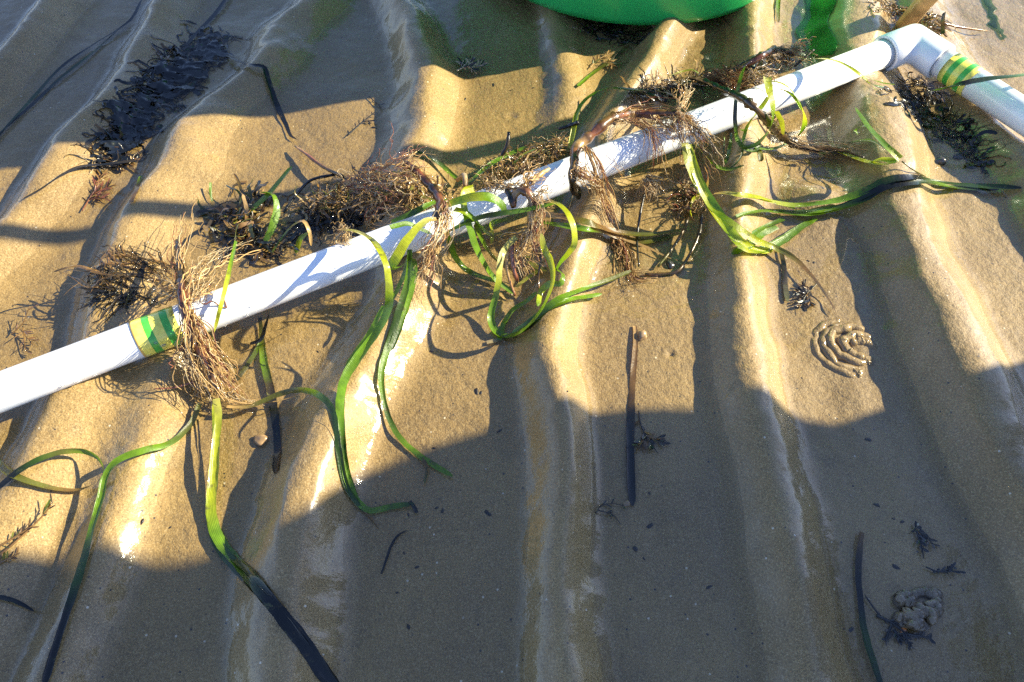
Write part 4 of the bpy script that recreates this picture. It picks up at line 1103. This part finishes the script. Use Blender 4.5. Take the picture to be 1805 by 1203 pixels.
# stalks in the puddle below the pipe
g = empty('stalk', at(1127, 470), 'thin dark stalk topped by a pale root ball below the pipe', 'stalk')
stem([(1137,336,12),(1128,380,8),(1123,420,4),(1126,470,2)], (.9,1.2,1.0,.7), 'KMKM', g, name='stem')
roots([[(1135,318,18),(1145,322,18),(1155,338,12)], [(1136,315,20),(1150,330,16),(1148,345,8)], [(1140,320,18),(1140,340,10)]], 80, 7, .45, 'WWTT', g, name='root_ball', seed=64)
stem([(1213,385,6),(1200,415,5),(1180,445,4),(1160,470,3)], (1.2,1.4,1.0), 'MBO', None, 'twig', label='bent brown twig slanting down left of the two puddle twigs', over=False)
stem([(1237,378,6),(1233,410,5),(1215,450,4),(1195,478,3),(1185,482,2),(1137,484,2)], (1.4,1.4,1.2,1.4,1.4), 'KMBMB', None, 'twig', label='longer dark twig bent sharply along the sand in the puddle', over=False)

# ------------------------------------------------------------------ thin green sheet and algae
def sheet(left, right, col, name, label, cat, h=1.6, seed=1, n=60, m=16, ragged=.12):
    rg = np.random.RandomState(seed)
    l = catmull(np.array([[x, y, 0] for x, y in left], float), n); r = catmull(np.array([[x, y, 0] for x, y in right], float), n)
    vs, cs = [], []
    for i in range(n):
        e0 = ragged*vnoise(np.array([i*.33]), np.array([seed*3.1]), 2)[0]; e1 = ragged*vnoise(np.array([i*.37]), np.array([seed*5.7]), 3)[0]
        for j in range(m):
            t = e0 + (1 + e1 - e0)*j/(m-1)
            q = l[i] + (r[i]-l[i])*t
            p = P(q[0], q[1], h/1000)
            p[2] += .0008*vnoise(np.array([p[0]*90]), np.array([p[1]*90]), 5)[0]
            k = 1 + .5*vnoise(np.array([p[0]*70]), np.array([p[1]*70]), 6)[0]
            vs.append(p); cs.append(np.array(col)*k)
    fs = [(i*m+j, i*m+j+1, (i+1)*m+j+1, (i+1)*m+j) for i in range(n-1) for j in range(m-1)]
    o = mesh_obj(name, vs, fs, M_GREEN_SHEET, None, np.array(cs))
    s = o.modifiers.new('thickness', 'SOLIDIFY'); s.thickness = .0005
    return tag(o, label, cat)
sheet([(1412,-30),(1420,10),(1416,35),(1403,52),(1412,75),(1428,100)], [(1478,-30),(1472,10),(1460,40),(1470,62),(1477,80),(1470,96)], (.10,.42,.08), 'green_sheet', 'translucent green sheet lying on the sand at the top edge', 'sea lettuce', seed=4, ragged=.02)
sheet([(1728,-10),(1742,20),(1748,45),(1765,70)], [(1742,-10),(1755,20),(1762,45),(1775,68)], (.045,.085,.014), 'green_algae', 'thin line of green algae on the sand at the top right', 'algae', h=.9, seed=5, n=40, m=5, ragged=.5)

# ------------------------------------------------------------------ worm casts, stones, flecks
def worm(arcs, r, name, label, mat, seed=1, lift=0, jit=0):
    rg = random.Random(seed); mb = MB()
    for pts in arcs:
        q = [P(x + rg.gauss(0, jit), y + rg.gauss(0, jit), (h-lift)/1000) for x, y, h in pts]
        n = 44; p = catmull(q, n); k0 = r/1000*rg.uniform(.75, 1.15)
        p = p + np.stack([vnoise(np.arange(n)*.35, np.full(n, seed + len(mb.v)*.01), a) for a in (1, 2, 3)], -1)*np.array([.0012, .0012, .0006])
        rr = k0*(1 + .10*vnoise(np.arange(n)*.45, np.full(n, seed*3.3 + len(mb.v)*.01), 4))
        rr[0] *= .4; rr[-1] *= .4
        v, f = tube_mesh(p, rr, 10); mb.add(v, f, [(.3, .2, .1, .5)]*len(v))
    return tag(mb.build(name, mat), label, 'worm cast')
worm([[(1478,566,2),(1455,573,2),(1436,594,2),(1438,622,2),(1460,645,2),(1500,664,2),(1508,668,1)], [(1500,573,2),(1470,580,4),(1450,600,4),(1458,625,4),(1482,645,3),(1516,656,1)],
      [(1520,584,2),(1490,578,4),(1466,596,5),(1476,622,5),(1500,640,3),(1532,646,1)], [(1535,602,2),(1505,592,4),(1484,600,5),(1490,617,5),(1512,632,3),(1534,634,1)],
      [(1546,616,1),(1520,604,3),(1500,606,4)], [(1500,650,2),(1515,660,2),(1508,667,1)], [(1525,640,2),(1535,648,1)]], 3.7, 'worm_cast', 'coiled sandy worm cast of folded loops on the lit sand at the right', M_SAND, seed=2, lift=4.3, jit=1.6)
M_MUD = mat_plain('dark_wet_mud', (.17, .120, .065), .45, .5, .4, 110, .25, 420)
rg = random.Random(5); arcs = []
for k in range(17):
    a = rg.uniform(0, 6.28); cx = 1617 + rg.uniform(-24, 24); cy = 1076 + rg.uniform(-20, 20); rr_ = rg.uniform(8, 19); h = rg.uniform(1, 11)*(1-abs(cx-1617)/42)
    arcs.append([(cx + rr_*math.cos(a+i*.8), cy + rr_*.8*math.sin(a+i*.8), h + i*.3) for i in range(5)])
worm(arcs, 3.1, 'worm_cast', 'grey mound of coiled worm cast standing in the water at the lower right', M_MUD, seed=6, lift=2, jit=1)

def pebble_mesh(seed, r, sq=.6):
    rg = np.random.RandomState(seed)
    bm = bmesh.new(); bmesh.ops.create_icosphere(bm, subdivisions=3, radius=1)
    for v in bm.verts:
        n = v.co.normalized()
        k = 1 + .16*math.sin(n.x*3+seed) + .12*math.sin(n.y*4+seed*2) + .08*math.sin(n.z*5+seed*3)
        v.co = Vector((n.x*k*r, n.y*k*r*.8, n.z*k*r*sq))
    me = bpy.data.meshes.new('pebble'); bm.to_mesh(me); bm.free()
    for p in me.polygons: p.use_smooth = True
    return me
M_STONE = mat_plain('tan_shell', (.30, .19, .09), .4, .5, .3, 200)
M_DARKS = mat_plain('dark_stone', (.05, .045, .04), .25, .8, .4, 200)
M_ORANGE = mat_plain('orange_shell', (.65, .20, .02), .35, .5, .2, 200)
M_FLECK = mat_plain('dark_fleck', (.018, .014, .011), .45, .3, .4, 300)
def pebble(px, py, r, mat, label, seed, cat='pebble', name='pebble'):
    me = pebble_mesh(seed, r/1000); me.materials.append(mat)
    o = bpy.data.objects.new(name, me); COL.objects.link(o)
    p = P(px, py, r/1000*.25); o.location = p; o.rotation_euler = (0, 0, seed)
    return tag(o, label, cat)
pebble(1131, 592, 5, M_STONE, 'round tan shell at the upper end of the straight strap leaf', 1)
pebble(1104, 888, 2.6, M_STONE, 'small tan pebble at the lower end of the straight strap leaf', 2)
pebble(1657, 283, 5, M_DARKS, 'dark wet pebble in the puddle right of the lime shoot', 3)
pebble(1592, 1112, 2.4, M_ORANGE, 'tiny orange shell at the foot of the worm mound', 4, 'shell', 'shell')
pebble(1182, 466, 4, M_DARKS, 'black pebble between the two puddle twigs', 5)
pebble(458, 776, 5, M_STONE, 'rough sandy lump on the sand right of the lime leaf', 6, 'lump', 'sand_lump')

rg = random.Random(77)
flm = []
for s_ in range(5):
    me = pebble_mesh(20+s_, .0013, .3)
    for v in me.vertices: v.co.x *= 1.6
    me.materials.append(M_FLECK); flm.append(me)
flecks = [(848,692),(765,790),(735,1000),(712,975),(720,908),(860,905),(770,895),(780,900),(1145,870),(1146,927),(1135,985),(1120,968),(720,1105),(840,690),(570,350),(625,295),(660,225),(940,155),(870,150),(900,160),(1590,920),(1545,890),(1580,1000),(1575,915),(700,1045),
          (1180,470),(1250,1035),(280,250),(820,175),(560,620),(1425,460),(1435,463),(300,930),(250,920),(1530,775),(1500,1110),(880,760),(605,470),(760,620),(1000,690)]
for (x, y) in flecks:
    o = bpy.data.objects.new('fleck', rg.choice(flm)); COL.objects.link(o)
    k = rg.uniform(.45, 1.2); o.scale = (k, k, k); o.rotation_euler = (0, 0, rg.uniform(0, 6.28)); o.location = P(x, y, .0003)
    tag(o, 'tiny dark fleck of weed lying on the sand', 'fleck', 'dark flecks scattered on the sand')

# ------------------------------------------------------------------ drops of water on the pipe
def mat_drop():
    m, nt, b = new_mat('water_drop')
    b.inputs['Base Color'].default_value = (1, 1, 1, 1); b.inputs['Roughness'].default_value = .02
    b.inputs['Transmission Weight'].default_value = .9; b.inputs['IOR'].default_value = 1.333
    return m
M_DROP = mat_drop()
drop_meshes = []
for s_ in range(4):
    bm = bmesh.new(); bmesh.ops.create_uvsphere(bm, u_segments=14, v_segments=8, radius=1)
    for v in bm.verts: v.co = Vector((v.co.x*(1+.2*s_), v.co.y*(1 + .1*math.sin(3*v.co.x)), v.co.z*.45))
    me = bpy.data.meshes.new('drop'); bm.to_mesh(me); bm.free()
    for p in me.polygons: p.use_smooth = True
    me.materials.append(M_DROP); drop_meshes.append(me)
rg = random.Random(9)
upv = Vector((0, 0, 1)); sv = d1.cross(upv).normalized()
if sv.y > 0: sv = -sv
for k in range(62):
    t = rg.choice((rg.uniform(.05, .92), rg.uniform(.35, .75)))
    a = rg.choice((rg.uniform(-.5, 1.2), rg.uniform(-.45, -.1)))
    nv = sv*math.cos(a) + upv*math.sin(a)
    o = bpy.data.objects.new('water_drop', rg.choice(drop_meshes)); COL.objects.link(o)
    o.parent = frame
    o.location = d1*t + nv*PIPE_R
    r_ = rg.uniform(.0006, .0021); o.scale = (r_, r_*rg.uniform(.7, 1.1), r_)
    o.rotation_euler = nv.to_track_quat('Z', 'Y').to_euler()
